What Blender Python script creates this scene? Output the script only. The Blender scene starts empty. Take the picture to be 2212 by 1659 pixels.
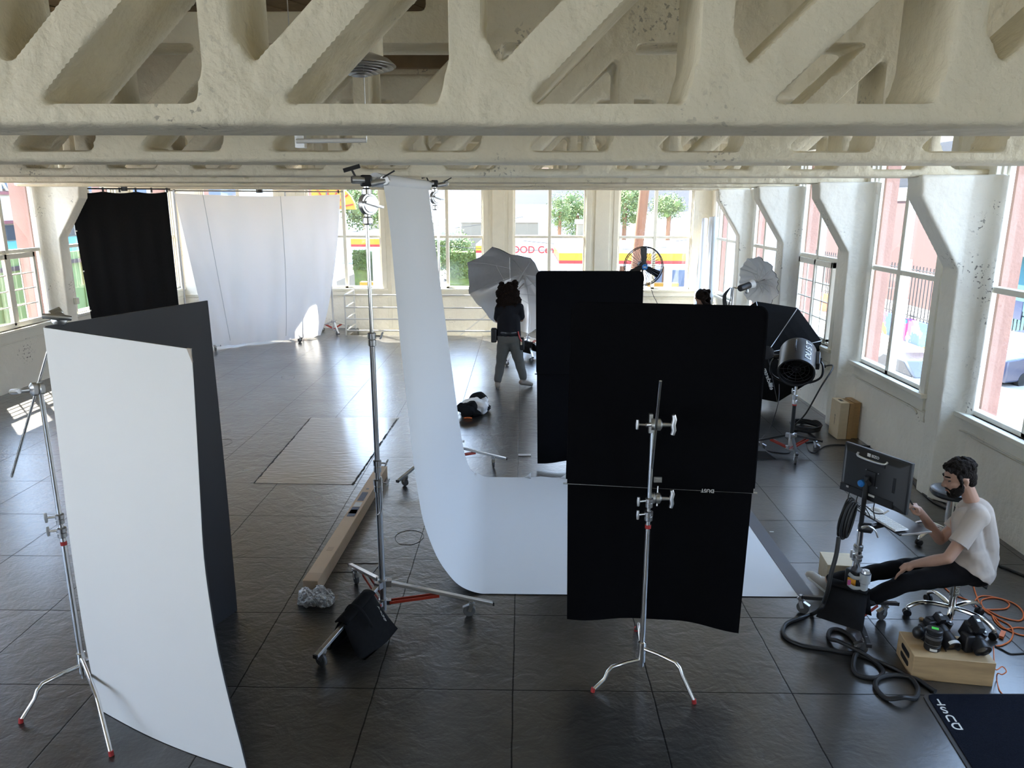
import bpy, bmesh, math, random
from mathutils import Vector, Matrix, Quaternion
V = Vector
PI = math.pi
rnd = random.Random(7)
scene = bpy.context.scene
COL = scene.collection

# ------------------------------------------------------------------ camera
CAM_F, CAM_P, CAM_Y, CAM_R, CAM_H = 1600.0, math.radians(13.737), math.radians(.871), math.radians(.126), 3.12
_fw = V((-math.sin(CAM_Y) * math.cos(CAM_P), math.cos(CAM_Y) * math.cos(CAM_P), -math.sin(CAM_P)))
_rt0 = V((math.cos(CAM_Y), math.sin(CAM_Y), 0))
_up0 = _rt0.cross(_fw)
_rt = math.cos(CAM_R) * _rt0 + math.sin(CAM_R) * _up0
_up = -math.sin(CAM_R) * _rt0 + math.cos(CAM_R) * _up0
cam_data = bpy.data.cameras.new('camera')
cam_data.sensor_width = 36.0
cam_data.lens = CAM_F / 2212 * 36.0
cam_data.clip_start = .05
cam_data.clip_end = 600
cam = bpy.data.objects.new('view_camera', cam_data)
COL.objects.link(cam)
cam.matrix_world = Matrix(((_rt.x, _up.x, -_fw.x, 0), (_rt.y, _up.y, -_fw.y, 0), (_rt.z, _up.z, -_fw.z, CAM_H), (0, 0, 0, 1)))
scene.camera = cam

def ray(x, y):
    return _rt * ((x - 1106) / CAM_F) - _up * ((y - 829.5) / CAM_F) + _fw
CAMV = V((0, 0, CAM_H))
def PZ(x, y, z=0.0):                 # survey helpers: a measured picture point on a known plane of the room
    d = ray(x, y); return CAMV + d * ((z - CAM_H) / d.z)
def PY(x, y, Y):
    d = ray(x, y); return CAMV + d * (Y / d.y)
def PX(x, y, X):
    d = ray(x, y); return CAMV + d * (X / d.x)
G = PZ

# ------------------------------------------------------------------ world, sun, exposure
world = bpy.data.worlds.new('sky'); scene.world = world
world.use_nodes = True
wn = world.node_tree.nodes; wl = world.node_tree.links
bg = wn['Background']
SKY = 2.7
geo = wn.new('ShaderNodeTexCoord'); sep = wn.new('ShaderNodeSeparateXYZ'); rmp = wn.new('ShaderNodeValToRGB')
wl.new(geo.outputs['Generated'], sep.inputs[0]); wl.new(sep.outputs['Z'], rmp.inputs[0])
rmp.color_ramp.elements[0].position = .0; rmp.color_ramp.elements[0].color = (.82, .91, 1.0, 1)
rmp.color_ramp.elements[1].position = .42; rmp.color_ramp.elements[1].color = (.46, .66, 1.0, 1)
wl.new(rmp.outputs[0], bg.inputs['Color'])
bg.inputs['Strength'].default_value = SKY
sun_data = bpy.data.lights.new('sun', 'SUN')
sun_data.energy = 15.0
sun_data.angle = math.radians(.6)
sun_data.color = (1.0, .93, .80)
sun = bpy.data.objects.new('sun', sun_data); COL.objects.link(sun)
sun.rotation_euler = V((.55, -.62, -1.0)).to_track_quat('-Z', 'Y').to_euler()
scene.view_settings.view_transform = 'Standard'
scene.view_settings.look = 'None'
scene.view_settings.gamma = 1.0
scene.view_settings.use_curve_mapping = False
scene.view_settings.exposure = 1.9
scene.cycles.max_bounces = 10
scene.cycles.diffuse_bounces = 7
scene.cycles.glossy_bounces = 4
scene.cycles.transparent_max_bounces = 16
scene.cycles.caustics_reflective = False
scene.cycles.caustics_refractive = False
scene.cycles.sample_clamp_indirect = 6.0

# ------------------------------------------------------------------ mesh helpers
class MB:
    def __init__(s): s.v = []; s.f = []
    def add(s, vs, fs):
        o = len(s.v); s.v += [tuple(v) for v in vs]; s.f += [tuple(i + o for i in f) for f in fs]; return s
    def box(s, c, d, M=None):
        x, y, z = d[0] / 2, d[1] / 2, d[2] / 2; c = V(c)
        vs = [V((a * x, b * y, e * z)) for a in (-1, 1) for b in (-1, 1) for e in (-1, 1)]
        vs = [(M @ v if M else v) + c for v in vs]
        return s.add(vs, [(0, 1, 3, 2), (4, 6, 7, 5), (0, 4, 5, 1), (2, 3, 7, 6), (0, 2, 6, 4), (1, 5, 7, 3)])
    def bx(s, x0, x1, y0, y1, z0, z1):
        return s.box(((x0 + x1) / 2, (y0 + y1) / 2, (z0 + z1) / 2), (x1 - x0, y1 - y0, z1 - z0))
    def bar(s, p, q, w, h, up=(0, 0, 1)):
        p, q = V(p), V(q); d = (q - p); L = d.length; d.normalize()
        sd = d.cross(V(up));
        if sd.length < 1e-4: sd = d.cross(V((0, 1, 0)))
        sd.normalize(); u = sd.cross(d)
        return s.box((p + q) / 2, (w, L, h), Matrix((sd, d, u)).transposed())
    def tube(s, pts, r, n=10, closed=False, cap=True, flat=1.0):
        pts = [V(p) for p in pts]; N = len(pts); rs = r if isinstance(r, (list, tuple)) else [r] * N
        tang = []
        for i in range(N):
            a = pts[(i - 1) % N] if (closed or i > 0) else pts[i]; b = pts[(i + 1) % N] if (closed or i < N - 1) else pts[i]
            t = (b - a); tang.append(t.normalized() if t.length > 1e-9 else V((0, 0, 1)))
        nrm = tang[0].orthogonal().normalized(); base = len(s.v); vs = []
        if abs(tang[0].z) < .95: nrm = tang[0].cross(V((0, 0, 1))).normalized()
        for i in range(N):
            if i: 
                nrm = nrm - tang[i] * nrm.dot(tang[i])
                nrm = nrm.normalized() if nrm.length > 1e-6 else tang[i].orthogonal().normalized()
            b = tang[i].cross(nrm)
            for k in range(n):
                a = 2 * PI * k / n; vs.append(pts[i] + (nrm * math.cos(a) + b * math.sin(a) * flat) * rs[i])
        fs = []
        for i in range(N if closed else N - 1):
            j = (i + 1) % N
            for k in range(n): fs.append((i * n + k, i * n + (k + 1) % n, j * n + (k + 1) % n, j * n + k))
        if cap and not closed:
            fs.append(tuple(range(n - 1, -1, -1))); fs.append(tuple((N - 1) * n + k for k in range(n)))
        return s.add(vs, fs)
    def cyl(s, p, q, r, n=16): return s.tube([p, q], r, n)
    def lathe(s, prof, n=20, M=None, cap=True):      # profile (radius, height) around local z
        vs = []; fs = []; N = len(prof)
        for r, z in prof:
            for k in range(n):
                a = 2 * PI * k / n; v = V((r * math.cos(a), r * math.sin(a), z)); vs.append(M @ v if M else v)
        for i in range(N - 1):
            for k in range(n): fs.append((i * n + k, i * n + (k + 1) % n, (i + 1) * n + (k + 1) % n, (i + 1) * n + k))
        if cap: fs.append(tuple(range(n - 1, -1, -1))); fs.append(tuple((N - 1) * n + k for k in range(n)))
        return s.add(vs, fs)
    def prism(s, poly, p, u, v, w, depth):           # 2d polygon in (u,v) at origin p, extruded along w
        p, u, v, w = V(p), V(u), V(v), V(w); n = len(poly)
        a = [p + u * x + v * y for x, y in poly]; b = [q + w * depth for q in a]
        fs = [tuple(range(n)), tuple(range(2 * n - 1, n - 1, -1))] + [(i, i + n, (i + 1) % n + n, (i + 1) % n) for i in range(n)]
        return s.add(a + b, fs)
    def ball(s, c, r, n=14, m=9, R=None):
        c = V(c); r = (r, r, r) if not isinstance(r, (tuple, list)) else r; vs = []; fs = []
        for i in range(1, m):
            t = PI * i / m
            for k in range(n):
                a = 2 * PI * k / n; q = V((r[0] * math.sin(t) * math.cos(a), r[1] * math.sin(t) * math.sin(a), r[2] * math.cos(t)))
                vs.append((R @ q if R else q) + c)
        for i in range(m - 2):
            for k in range(n): fs.append((i * n + k, (i + 1) * n + k, (i + 1) * n + (k + 1) % n, i * n + (k + 1) % n))
        top = V((0, 0, r[2])); bot = V((0, 0, -r[2])); T = len(vs)
        vs += [(R @ top if R else top) + c, (R @ bot if R else bot) + c]
        for k in range(n):
            fs.append((T, k, (k + 1) % n)); fs.append((T + 1, (m - 2) * n + (k + 1) % n, (m - 2) * n + k))
        return s.add(vs, fs)
    def limb(s, pts, rs, n=14):                      # tapered limb with round ends for bodies
        for p, r in zip(pts, rs): s.ball(p, r, n, 9)
        for i in range(len(pts) - 1):
            s.tube([pts[i], pts[i + 1]], [rs[i], rs[i + 1]], n)
        return s
    def grid(s, P, nu, nv, close_u=False):           # P(u,v) over 0..1
        vs = [P(i / nu, j / nv) for i in range(nu + 1) for j in range(nv + 1)]
        fs = [(i * (nv + 1) + j, (i + 1) * (nv + 1) + j, (i + 1) * (nv + 1) + j + 1, i * (nv + 1) + j + 1) for i in range(nu) for j in range(nv)]
        return s.add(vs, fs)
    def mesh(s, name):
        me = bpy.data.meshes.new(name); me.from_pydata(s.v, [], s.f)
        bm = bmesh.new(); bm.from_mesh(me); bmesh.ops.recalc_face_normals(bm, faces=bm.faces); bm.to_mesh(me); bm.free()
        return me

def link(o, parent=None):
    COL.objects.link(o)
    if parent is not None:
        o.parent = parent; o.matrix_parent_inverse = parent.matrix_basis.inverted() if parent.parent is None else (parent.parent.matrix_basis @ parent.matrix_parent_inverse @ parent.matrix_basis).inverted()
    return o
def finish(me, smooth=35):
    if smooth:
        for p in me.polygons: p.use_smooth = True
        me.set_sharp_from_angle(angle=math.radians(smooth))
def clip(me, p, n, rad=None, c=None):                # cut cloth off cleanly at a hem
    p, n = V(p), V(n).normalized()
    for v in me.vertices:
        d = (v.co - p).dot(n)
        if d > 0 and (rad is None or (v.co - (c or p)).length < rad): v.co -= n * d
    return me
def obj(name, mb, m, parent=None, smooth=35, bevel=0.0, solid=0.0, sub=0, label=None):
    me = mb if isinstance(mb, bpy.types.Mesh) else mb.mesh(name)
    finish(me, smooth)
    me.materials.append(m)
    o = bpy.data.objects.new(name, me); link(o, parent)
    if solid:
        md = o.modifiers.new('thickness', 'SOLIDIFY'); md.thickness = solid; md.offset = 0
    if bevel:
        md = o.modifiers.new('edges', 'BEVEL'); md.width = bevel; md.segments = 2; md.limit_method = 'ANGLE'
    if sub:
        md = o.modifiers.new('round', 'SUBSURF'); md.levels = sub; md.render_levels = sub
    if label: o['label'] = label
    return o
def voxel(mb, size, it=4, fac=.5):                   # melt overlapping solids into one continuous surface
    me = mb.mesh('tmp'); o = bpy.data.objects.new('tmp', me); COL.objects.link(o)
    md = o.modifiers.new('r', 'REMESH'); md.mode = 'VOXEL'; md.voxel_size = size
    if it:
        md = o.modifiers.new('s', 'SMOOTH'); md.iterations = it; md.factor = fac
    dg = bpy.context.evaluated_depsgraph_get(); dg.update()
    out = bpy.data.meshes.new_from_object(o.evaluated_get(dg), depsgraph=dg)
    bpy.data.objects.remove(o); bpy.data.meshes.remove(me)
    return out
def thing(name, label, cat, loc=(0, 0, 0), group=None):
    o = bpy.data.objects.new(name, None); COL.objects.link(o); o.location = loc; o.empty_display_size = .1
    o.matrix_basis = Matrix.Translation(V(loc))
    o['label'] = label; o['category'] = cat
    if group: o['group'] = group
    return o
def tag(o, label, cat, group=None):
    o['label'] = label; o['category'] = cat
    if group: o['group'] = group
    return o
def struct(o, label=None):
    o['kind'] = 'structure'
    if label: o['label'] = label
    return o
def dup(root, off, label, group=None):
    r = root.copy(); COL.objects.link(r); r.location = V(root.location) + V(off); r['label'] = label
    if group: r['group'] = group
    for ch in list(root.children):
        c = ch.copy(); COL.objects.link(c); c.parent = r
        for g in ch.children:
            d = g.copy(); COL.objects.link(d); d.parent = c
    return r
def text(name, body, size, org, xd, yd, m, parent, extrude=.0015, align='CENTER', space=1.0, line=1.0):
    cu = bpy.data.curves.new('t', 'FONT'); cu.body = body; cu.size = size; cu.extrude = extrude
    cu.align_x = align; cu.align_y = 'CENTER'; cu.space_character = space; cu.space_line = line; cu.offset = size * .012
    o = bpy.data.objects.new('t', cu); COL.objects.link(o)
    dg = bpy.context.evaluated_depsgraph_get(); dg.update()
    me = bpy.data.meshes.new_from_object(o.evaluated_get(dg), depsgraph=dg)
    bpy.data.objects.remove(o); bpy.data.curves.remove(cu)
    xd, yd = V(xd).normalized(), V(yd).normalized(); zd = xd.cross(yd).normalized(); org = V(org)
    me.transform(Matrix.Translation(org) @ Matrix((xd, yd, zd)).transposed().to_4x4())
    me.materials.clear()
    return obj(name, me, m, parent, smooth=0)
def smooth_path(pts, n=8, closed=False):
    pts = [V(p) for p in pts]; out = []; N = len(pts)
    for i in range(N if closed else N - 1):
        if closed: a, b, c, d = (pts[(i + k) % N] for k in (-1, 0, 1, 2))
        else: a, b, c, d = pts[max(i - 1, 0)], pts[i], pts[i + 1], pts[min(i + 2, N - 1)]
        for k in range(n):
            t = k / n
            out.append(.5 * ((2 * b) + (c - a) * t + (2 * a - 5 * b + 4 * c - d) * t * t + (3 * b - a - 3 * c + d) * t ** 3))
    if not closed: out.append(pts[-1])
    return out
def axes(d, up=(0, 0, 1)):                           # matrix whose local z is d
    z = V(d).normalized(); x = V(up).cross(z)
    if x.length < 1e-4: x = V((1, 0, 0))
    x.normalize(); y = z.cross(x)
    return Matrix((x, y, z)).transposed()
def at(p, R): return Matrix.Translation(V(p)) @ R.to_4x4()

# ------------------------------------------------------------------ materials
def mat(name, col, rough=.6, metal=0.0, noise=0.0, nscale=8.0, bump=0.0, bscale=30.0, spec=.5, coat=0.0, trans=0.0, detail=4.0, stretch=None, sheen=0.0):
    m = bpy.data.materials.new(name); m.use_nodes = True
    nt = m.node_tree; b = nt.nodes['Principled BSDF']
    b.inputs['Base Color'].default_value = (*col, 1); b.inputs['Roughness'].default_value = rough
    b.inputs['Metallic'].default_value = metal; b.inputs['Specular IOR Level'].default_value = spec
    if coat: b.inputs['Coat Weight'].default_value = coat; b.inputs['Coat Roughness'].default_value = .15
    if trans: b.inputs['Transmission Weight'].default_value = trans
    if sheen: b.inputs['Sheen Weight'].default_value = sheen
    tc = nt.nodes.new('ShaderNodeTexCoord'); co = tc.outputs['Object']
    if stretch:
        mp = nt.nodes.new('ShaderNodeMapping'); mp.inputs['Scale'].default_value = stretch
        nt.links.new(co, mp.inputs[0]); co = mp.outputs[0]
    n = nt.nodes.new('ShaderNodeTexNoise'); n.inputs['Scale'].default_value = nscale; n.inputs['Detail'].default_value = detail
    nt.links.new(co, n.inputs['Vector'])
    mx = nt.nodes.new('ShaderNodeMix'); mx.data_type = 'RGBA'
    k = 1 - noise; mx.inputs['A'].default_value = (col[0] * k, col[1] * k, col[2] * k, 1); k = min(1 + noise, 1.6)
    mx.inputs['B'].default_value = (min(col[0] * k, 1), min(col[1] * k, 1), min(col[2] * k, 1), 1)
    nt.links.new(n.outputs['Fac'], mx.inputs['Factor']); nt.links.new(mx.outputs['Result'], b.inputs['Base Color'])
    if bump:
        n2 = nt.nodes.new('ShaderNodeTexNoise'); n2.inputs['Scale'].default_value = bscale; n2.inputs['Detail'].default_value = 5
        bp = nt.nodes.new('ShaderNodeBump'); bp.inputs['Strength'].default_value = bump; bp.inputs['Distance'].default_value = .02
        nt.links.new(co, n2.inputs['Vector']); nt.links.new(n2.outputs['Fac'], bp.inputs['Height']); nt.links.new(bp.outputs[0], b.inputs['Normal'])
    return m
def paint(name, col, chips=.5, bump=.35):            # thick old paint over rough concrete with dark chips
    m = mat(name, col, .62, noise=.10, nscale=1.6, spec=.35)
    nt = m.node_tree; b = nt.nodes['Principled BSDF']; tc = next(n for n in nt.nodes if n.type == 'TEX_COORD')
    src = b.inputs['Base Color'].links[0].from_socket
    a = nt.nodes.new('ShaderNodeTexNoise'); a.inputs['Scale'].default_value = 1.7; a.inputs['Detail'].default_value = 2
    c = nt.nodes.new('ShaderNodeTexNoise'); c.inputs['Scale'].default_value = 34; c.inputs['Detail'].default_value = 6
    for q in (a, c): nt.links.new(tc.outputs['Object'], q.inputs['Vector'])
    r1 = nt.nodes.new('ShaderNodeMapRange'); r1.inputs[1].default_value = .60; r1.inputs[2].default_value = .68
    r2 = nt.nodes.new('ShaderNodeMapRange'); r2.inputs[1].default_value = .60; r2.inputs[2].default_value = .64
    nt.links.new(a.outputs['Fac'], r1.inputs[0]); nt.links.new(c.outputs['Fac'], r2.inputs[0])
    mu = nt.nodes.new('ShaderNodeMath'); mu.operation = 'MULTIPLY'; nt.links.new(r1.outputs[0], mu.inputs[0]); nt.links.new(r2.outputs[0], mu.inputs[1])
    mu2 = nt.nodes.new('ShaderNodeMath'); mu2.operation = 'MULTIPLY'; mu2.inputs[1].default_value = chips; nt.links.new(mu.outputs[0], mu2.inputs[0])
    mx = nt.nodes.new('ShaderNodeMix'); mx.data_type = 'RGBA'; mx.inputs['B'].default_value = (.07, .06, .05, 1)
    nt.links.new(src, mx.inputs['A']); nt.links.new(mu2.outputs[0], mx.inputs['Factor']); nt.links.new(mx.outputs['Result'], b.inputs['Base Color'])
    n1 = nt.nodes.new('ShaderNodeTexNoise'); n1.inputs['Scale'].default_value = 9; n1.inputs['Detail'].default_value = 8; n1.inputs['Distortion'].default_value = .1
    nt.links.new(tc.outputs['Object'], n1.inputs['Vector'])
    bp = nt.nodes.new('ShaderNodeBump'); bp.inputs['Strength'].default_value = bump; bp.inputs['Distance'].default_value = .06
    nt.links.new(n1.outputs['Fac'], bp.inputs['Height']); nt.links.new(bp.outputs[0], b.inputs['Normal'])
    return m
M = {}
M['truss'] = paint('old cream paint on concrete', (.80, .74, .585), .5, .55)
M['wall'] = paint('old white paint on plaster', (.86, .835, .75), .8, .30)
M['trimp'] = mat('painted window timber', (.82, .80, .71), .5, noise=.06, nscale=6, bump=.12, bscale=40)
M['ceil'] = paint('cream ceiling paint', (.84, .79, .65), .4, .4)
M['plank'] = mat('dark roof planks', (.26, .19, .11), .8, noise=.5, nscale=3, stretch=(1.5, 9, 1), bump=.3, bscale=12)
M['brick'] = mat('pink brick', (.40, .225, .175), .85, noise=.15, nscale=5, bump=.3)
M['chrome'] = mat('chrome', (.80, .80, .80), .14, 1.0)
M['steel'] = mat('brushed steel', (.46, .46, .47), .32, 1.0, noise=.1)
M['alum'] = mat('aluminium', (.66, .66, .66), .35, 1.0)
M['black'] = mat('black plastic', (.012, .012, .014), .42, noise=.2)
M['blackm'] = mat('black metal', (.018, .018, .020), .30, noise=.1)
M['duv'] = mat('black duvetyne', (.0045, .0045, .0055), .95, noise=.3, nscale=30, spec=.05)
M['drape'] = mat('black drape cloth', (.012, .012, .013), .92, noise=.3, nscale=30, spec=.1)
M['red'] = mat('red enamel', (.36, .035, .018), .4)
M['redrub'] = mat('red rubber', (.40, .03, .03), .5)
M['rubber'] = mat('grey rubber', (.10, .10, .10), .6)
M['paper'] = mat('white seamless paper', (.72, .73, .75), .75, spec=.2)
M['foamw'] = mat('white foam board', (.80, .80, .80), .6, noise=.02, nscale=2)
M['foamb'] = mat('black foam board', (.020, .020, .024), .5, noise=.05)
M['tape'] = mat('grey tape', (.10, .10, .115), .5)
M['card'] = mat('cardboard', (.60, .45, .31), .75, noise=.08, nscale=12)
M['cardd'] = mat('cardboard tape', (.48, .34, .22), .5)
M['wood'] = mat('plywood', (.50, .35, .19), .55, noise=.42, nscale=3, stretch=(1.0, 5, 9), detail=7)
M['woodl'] = mat('pale plywood', (.66, .55, .38), .55, noise=.10, nscale=5, stretch=(2, 8, 8))
M['woodd'] = mat('varnished plywood', (.42, .26, .11), .5, noise=.18, nscale=5, stretch=(2, 2, 12))
M['skin'] = mat('skin', (.46, .275, .20), .5, noise=.06, nscale=14)
M['hair'] = mat('dark hair', (.016, .012, .010), .75, spec=.15, noise=.4, nscale=60, bump=.8, bscale=90)
M['curl'] = mat('dark brown curly hair', (.012, .007, .005), .85, spec=.1, noise=.6, nscale=40, bump=1.0, bscale=50)
M['shirt'] = mat('beige cotton', (.47, .405, .35), .9, noise=.05, nscale=12, bump=.08, bscale=14)
M['blacktee'] = mat('black cotton', (.010, .010, .013), .9, noise=.2, spec=.2)
M['jeans'] = mat('black denim', (.009, .009, .011), .9, noise=.25, nscale=20, spec=.2)
M['grey'] = mat('grey twill', (.105, .105, .100), .85, noise=.12, nscale=14, spec=.2)
M['shoe'] = mat('beige sneaker', (.50, .46, .40), .7)
M['orange'] = mat('orange cord', (.72, .17, .04), .5)
M['cable'] = mat('black cable', (.012, .012, .013), .5)
M['white'] = mat('white plastic', (.80, .80, .79), .4)
M['print'] = mat('white print', (.72, .72, .70), .6)
M['greyp'] = mat('pale grey plastic', (.44, .47, .49), .45)
M['silver'] = mat('silver umbrella cloth', (.78, .78, .79), .30, .5, noise=.05, nscale=4, bump=.9, bscale=2.2)
M['umbw'] = mat('white umbrella cloth', (.82, .83, .85), .8)
M['mat'] = mat('navy floor mat pile', (.008, .010, .018), 1.0, noise=.5, nscale=120, bump=.5, bscale=160, spec=.1)
M['matb'] = mat('mat rubber border', (.045, .040, .038), .7)
M['green'] = mat('green tape', (.10, .72, .08), .6)
M['blue'] = mat('blue clamp', (.02, .20, .60), .4)
M['conduit'] = mat('painted conduit', (.68, .66, .58), .5)
M['railw'] = mat('white rail paint', (.72, .72, .69), .45)
M['lensg'] = mat('lens glass', (.01, .01, .014), .05, coat=1.0)
M['label'] = mat('paper label', (.70, .70, .68), .7)
M['pic'] = mat('dark label print', (.10, .11, .16), .6, noise=.7, nscale=30)
M['amber'] = mat('amber sticker', (.85, .36, .03), .6)
M['silkb'] = None

def two(name, col, rough, tr, tcol):                 # thin cloth or paper that also lets light through
    m = bpy.data.materials.new(name); m.use_nodes = True; nt = m.node_tree; nt.nodes.clear()
    o = nt.nodes.new('ShaderNodeOutputMaterial'); d = nt.nodes.new('ShaderNodeBsdfDiffuse'); t = nt.nodes.new('ShaderNodeBsdfTranslucent'); x = nt.nodes.new('ShaderNodeMixShader')
    d.inputs[0].default_value = (*col, 1); t.inputs[0].default_value = (*tcol, 1); x.inputs[0].default_value = tr
    nt.links.new(d.outputs[0], x.inputs[1]); nt.links.new(t.outputs[0], x.inputs[2]); nt.links.new(x.outputs[0], o.inputs[0])
    return m
M['silk'] = two('white silk', (.82, .81, .80), .8, .38, (.80, .80, .83))
def clear(name, rough, fac, tint=(1, 1, 1)):
    m = bpy.data.materials.new(name); m.use_nodes = True; nt = m.node_tree; nt.nodes.clear()
    o = nt.nodes.new('ShaderNodeOutputMaterial'); t = nt.nodes.new('ShaderNodeBsdfTransparent'); g = nt.nodes.new('ShaderNodeBsdfGlossy'); x = nt.nodes.new('ShaderNodeMixShader')
    t.inputs[0].default_value = (*tint, 1); g.inputs['Roughness'].default_value = rough; x.inputs[0].default_value = fac
    nt.links.new(t.outputs[0], x.inputs[1]); nt.links.new(g.outputs[0], x.inputs[2]); nt.links.new(x.outputs[0], o.inputs[0])
    return m
M['glass'] = clear('window glass', .02, .05, (.97, .98, .98))
M['wrap'] = clear('clear plastic wrap', .22, .35, (.93, .94, .95))
M['film'] = clear('crinkled plastic film', .30, .42, (.90, .91, .92))
_nt = M['film'].node_tree; _o = next(n for n in _nt.nodes if n.type == 'OUTPUT_MATERIAL'); _s = _o.inputs[0].links[0].from_socket
_d = _nt.nodes.new('ShaderNodeBsdfDiffuse'); _d.inputs[0].default_value = (.72, .74, .76, 1); _x = _nt.nodes.new('ShaderNodeMixShader'); _x.inputs[0].default_value = .35
_nt.links.new(_s, _x.inputs[1]); _nt.links.new(_d.outputs[0], _x.inputs[2]); _nt.links.new(_x.outputs[0], _o.inputs[0])

# dark stamped concrete floor: three-foot slabs with thin joints
def floor_mat():
    m = bpy.data.materials.new('sealed dark slate concrete'); m.use_nodes = True; nt = m.node_tree; b = nt.nodes['Principled BSDF']; N = nt.nodes.new; L = nt.links.new
    tc = N('ShaderNodeTexCoord'); sp = N('ShaderNodeSeparateXYZ'); L(tc.outputs['Object'], sp.inputs[0])
    wob = N('ShaderNodeTexNoise'); wob.inputs['Scale'].default_value = 5; L(tc.outputs['Object'], wob.inputs['Vector'])
    def math_(op, a, b_=None, c=None):
        n = N('ShaderNodeMath'); n.operation = op
        for i, q in enumerate((a, b_, c)):
            if q is None: continue
            if isinstance(q, (int, float)): n.inputs[i].default_value = q
            else: L(q, n.inputs[i])
        return n.outputs[0]
    w = math_('MULTIPLY', math_('SUBTRACT', wob.outputs['Fac'], .5), .012)
    lines = []
    for ax, off in (('X', 1.775), ('Y', .605)):
        p = math_('ADD', math_('SUBTRACT', sp.outputs[ax], off), w)
        f = math_('FRACT', math_('DIVIDE', p, .9145))
        lines.append(math_('MINIMUM', f, math_('SUBTRACT', 1.0, f)))
    dmin = math_('MINIMUM', lines[0], lines[1])
    joint = N('ShaderNodeMapRange'); joint.inputs[1].default_value = .003; joint.inputs[2].default_value = .008; joint.inputs[3].default_value = 1; joint.inputs[4].default_value = 0
    L(dmin, joint.inputs[0])
    n1 = N('ShaderNodeTexNoise'); n1.inputs['Scale'].default_value = 1.1; n1.inputs['Detail'].default_value = 5
    n2 = N('ShaderNodeTexNoise'); n2.inputs['Scale'].default_value = 5; n2.inputs['Detail'].default_value = 8; n2.inputs['Distortion'].default_value = 1.2
    mp = N('ShaderNodeMapping'); mp.inputs['Scale'].default_value = (1, 1.15, 1); L(tc.outputs['Object'], mp.inputs[0])
    n3 = N('ShaderNodeTexNoise'); n3.inputs['Scale'].default_value = 30; n3.inputs['Detail'].default_value = 6
    for q in (n1,): L(tc.outputs['Object'], q.inputs['Vector'])
    for q in (n2, n3): L(mp.outputs[0], q.inputs['Vector'])
    cr = N('ShaderNodeValToRGB'); cr.color_ramp.elements[0].position = .3; cr.color_ramp.elements[0].color = (.014, .0132, .0124, 1)
    cr.color_ramp.elements[1].position = .72; cr.color_ramp.elements[1].color = (.044, .040, .0355, 1)
    mixn = math_('ADD', math_('MULTIPLY', n1.outputs['Fac'], .65), math_('MULTIPLY', n2.outputs['Fac'], .35)); L(mixn, cr.inputs[0])
    mx = N('ShaderNodeMix'); mx.data_type = 'RGBA'; mx.inputs['B'].default_value = (.012, .011, .010, 1)
    L(cr.outputs[0], mx.inputs['A']); L(joint.outputs[0], mx.inputs['Factor']); L(mx.outputs['Result'], b.inputs['Base Color'])
    rr = N('ShaderNodeMapRange'); rr.inputs[3].default_value = .20; rr.inputs[4].default_value = .44; L(n1.outputs['Fac'], rr.inputs[0]); L(rr.outputs[0], b.inputs['Roughness'])
    b.inputs['Specular IOR Level'].default_value = .35; b.inputs['Coat Weight'].default_value = 1.0; b.inputs['Coat Roughness'].default_value = .27; b.inputs['Coat IOR'].default_value = 1.58
    # the stamped slate relief fades into the smoother slabs along the window wall
    sm = N('ShaderNodeMapRange'); sm.inputs[1].default_value = 1.2; sm.inputs[2].default_value = 2.4; sm.inputs[3].default_value = 1.0; sm.inputs[4].default_value = .35; L(sp.outputs['X'], sm.inputs[0])
    h = math_('ADD', math_('MULTIPLY', n2.outputs['Fac'], 1.0), math_('MULTIPLY', n3.outputs['Fac'], .35))
    h = math_('SUBTRACT', math_('MULTIPLY', h, sm.outputs[0]), math_('MULTIPLY', joint.outputs[0], .12))
    L(math_('SUBTRACT', 1.0, math_('MULTIPLY', joint.outputs[0], .7)), b.inputs['Coat Weight']); L(math_('SUBTRACT', .35, math_('MULTIPLY', joint.outputs[0], .33)), b.inputs['Specular IOR Level'])
    bp = N('ShaderNodeBump'); bp.inputs['Strength'].default_value = .55; bp.inputs['Distance'].default_value = .018
    L(h, bp.inputs['Height']); L(bp.outputs[0], b.inputs['Normal'])
    return m
M['floor'] = floor_mat()
# ------------------------------------------------------------------ the room
XR, XL, YB, YF, ZC = 4.59, -8.64, 18.70, -6.0, 4.80
win_r = [(5.65 - 2.6 * k, 7.52 - 2.6 * k) for k in (3, 1)] + [(5.65, 7.52), (8.32, 10.18), (10.95, 12.78), (13.62, 15.43), (16.25, 18.15)]
win_l = [(-4.2, -.9), (-.3, 3.1)] + [(1.10 + 2.6 * k, 3.02 + 2.6 * k) for k in (2, 3, 4, 5, 6)]
win_b = [(-8.0, -6.12), (-5.40, -3.53), (-2.83, -.98), (-.285, 1.555), (2.305, 4.18)]
WZ0, WZ1, WRAIL = 1.02, 3.95, 2.30

# floor with the stairwell cut into it along the end wall
HX0, HX1, HY = -4.22, -.62, 17.66
fl = MB()
fl.bx(XL - .4, XR + .4, YF, HY, -.25, 0); fl.bx(XL - .4, HX0, HY, YB + .4, -.25, 0); fl.bx(HX1, XR + .4, HY, YB + .4, -.25, 0)
struct(obj('floor', fl, M['floor'], smooth=0))
st = MB()
for i in range(9): st.bx(HX0 + .2 + i * .3, HX0 + .5 + i * .3, HY + .05, YB - .02, -.2 - (i + 1) * .19, -.2 - i * .19)
st.bx(HX0 - .1, HX0, HY - .05, YB, -3.6, -.25); st.bx(HX1, HX1 + .1, HY - .05, YB, -3.6, -.25); st.bx(HX0, HX1, HY - .1, HY, -3.6, -.25)
struct(obj('floor_stairwell', st, M['wall'], smooth=0))
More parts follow.
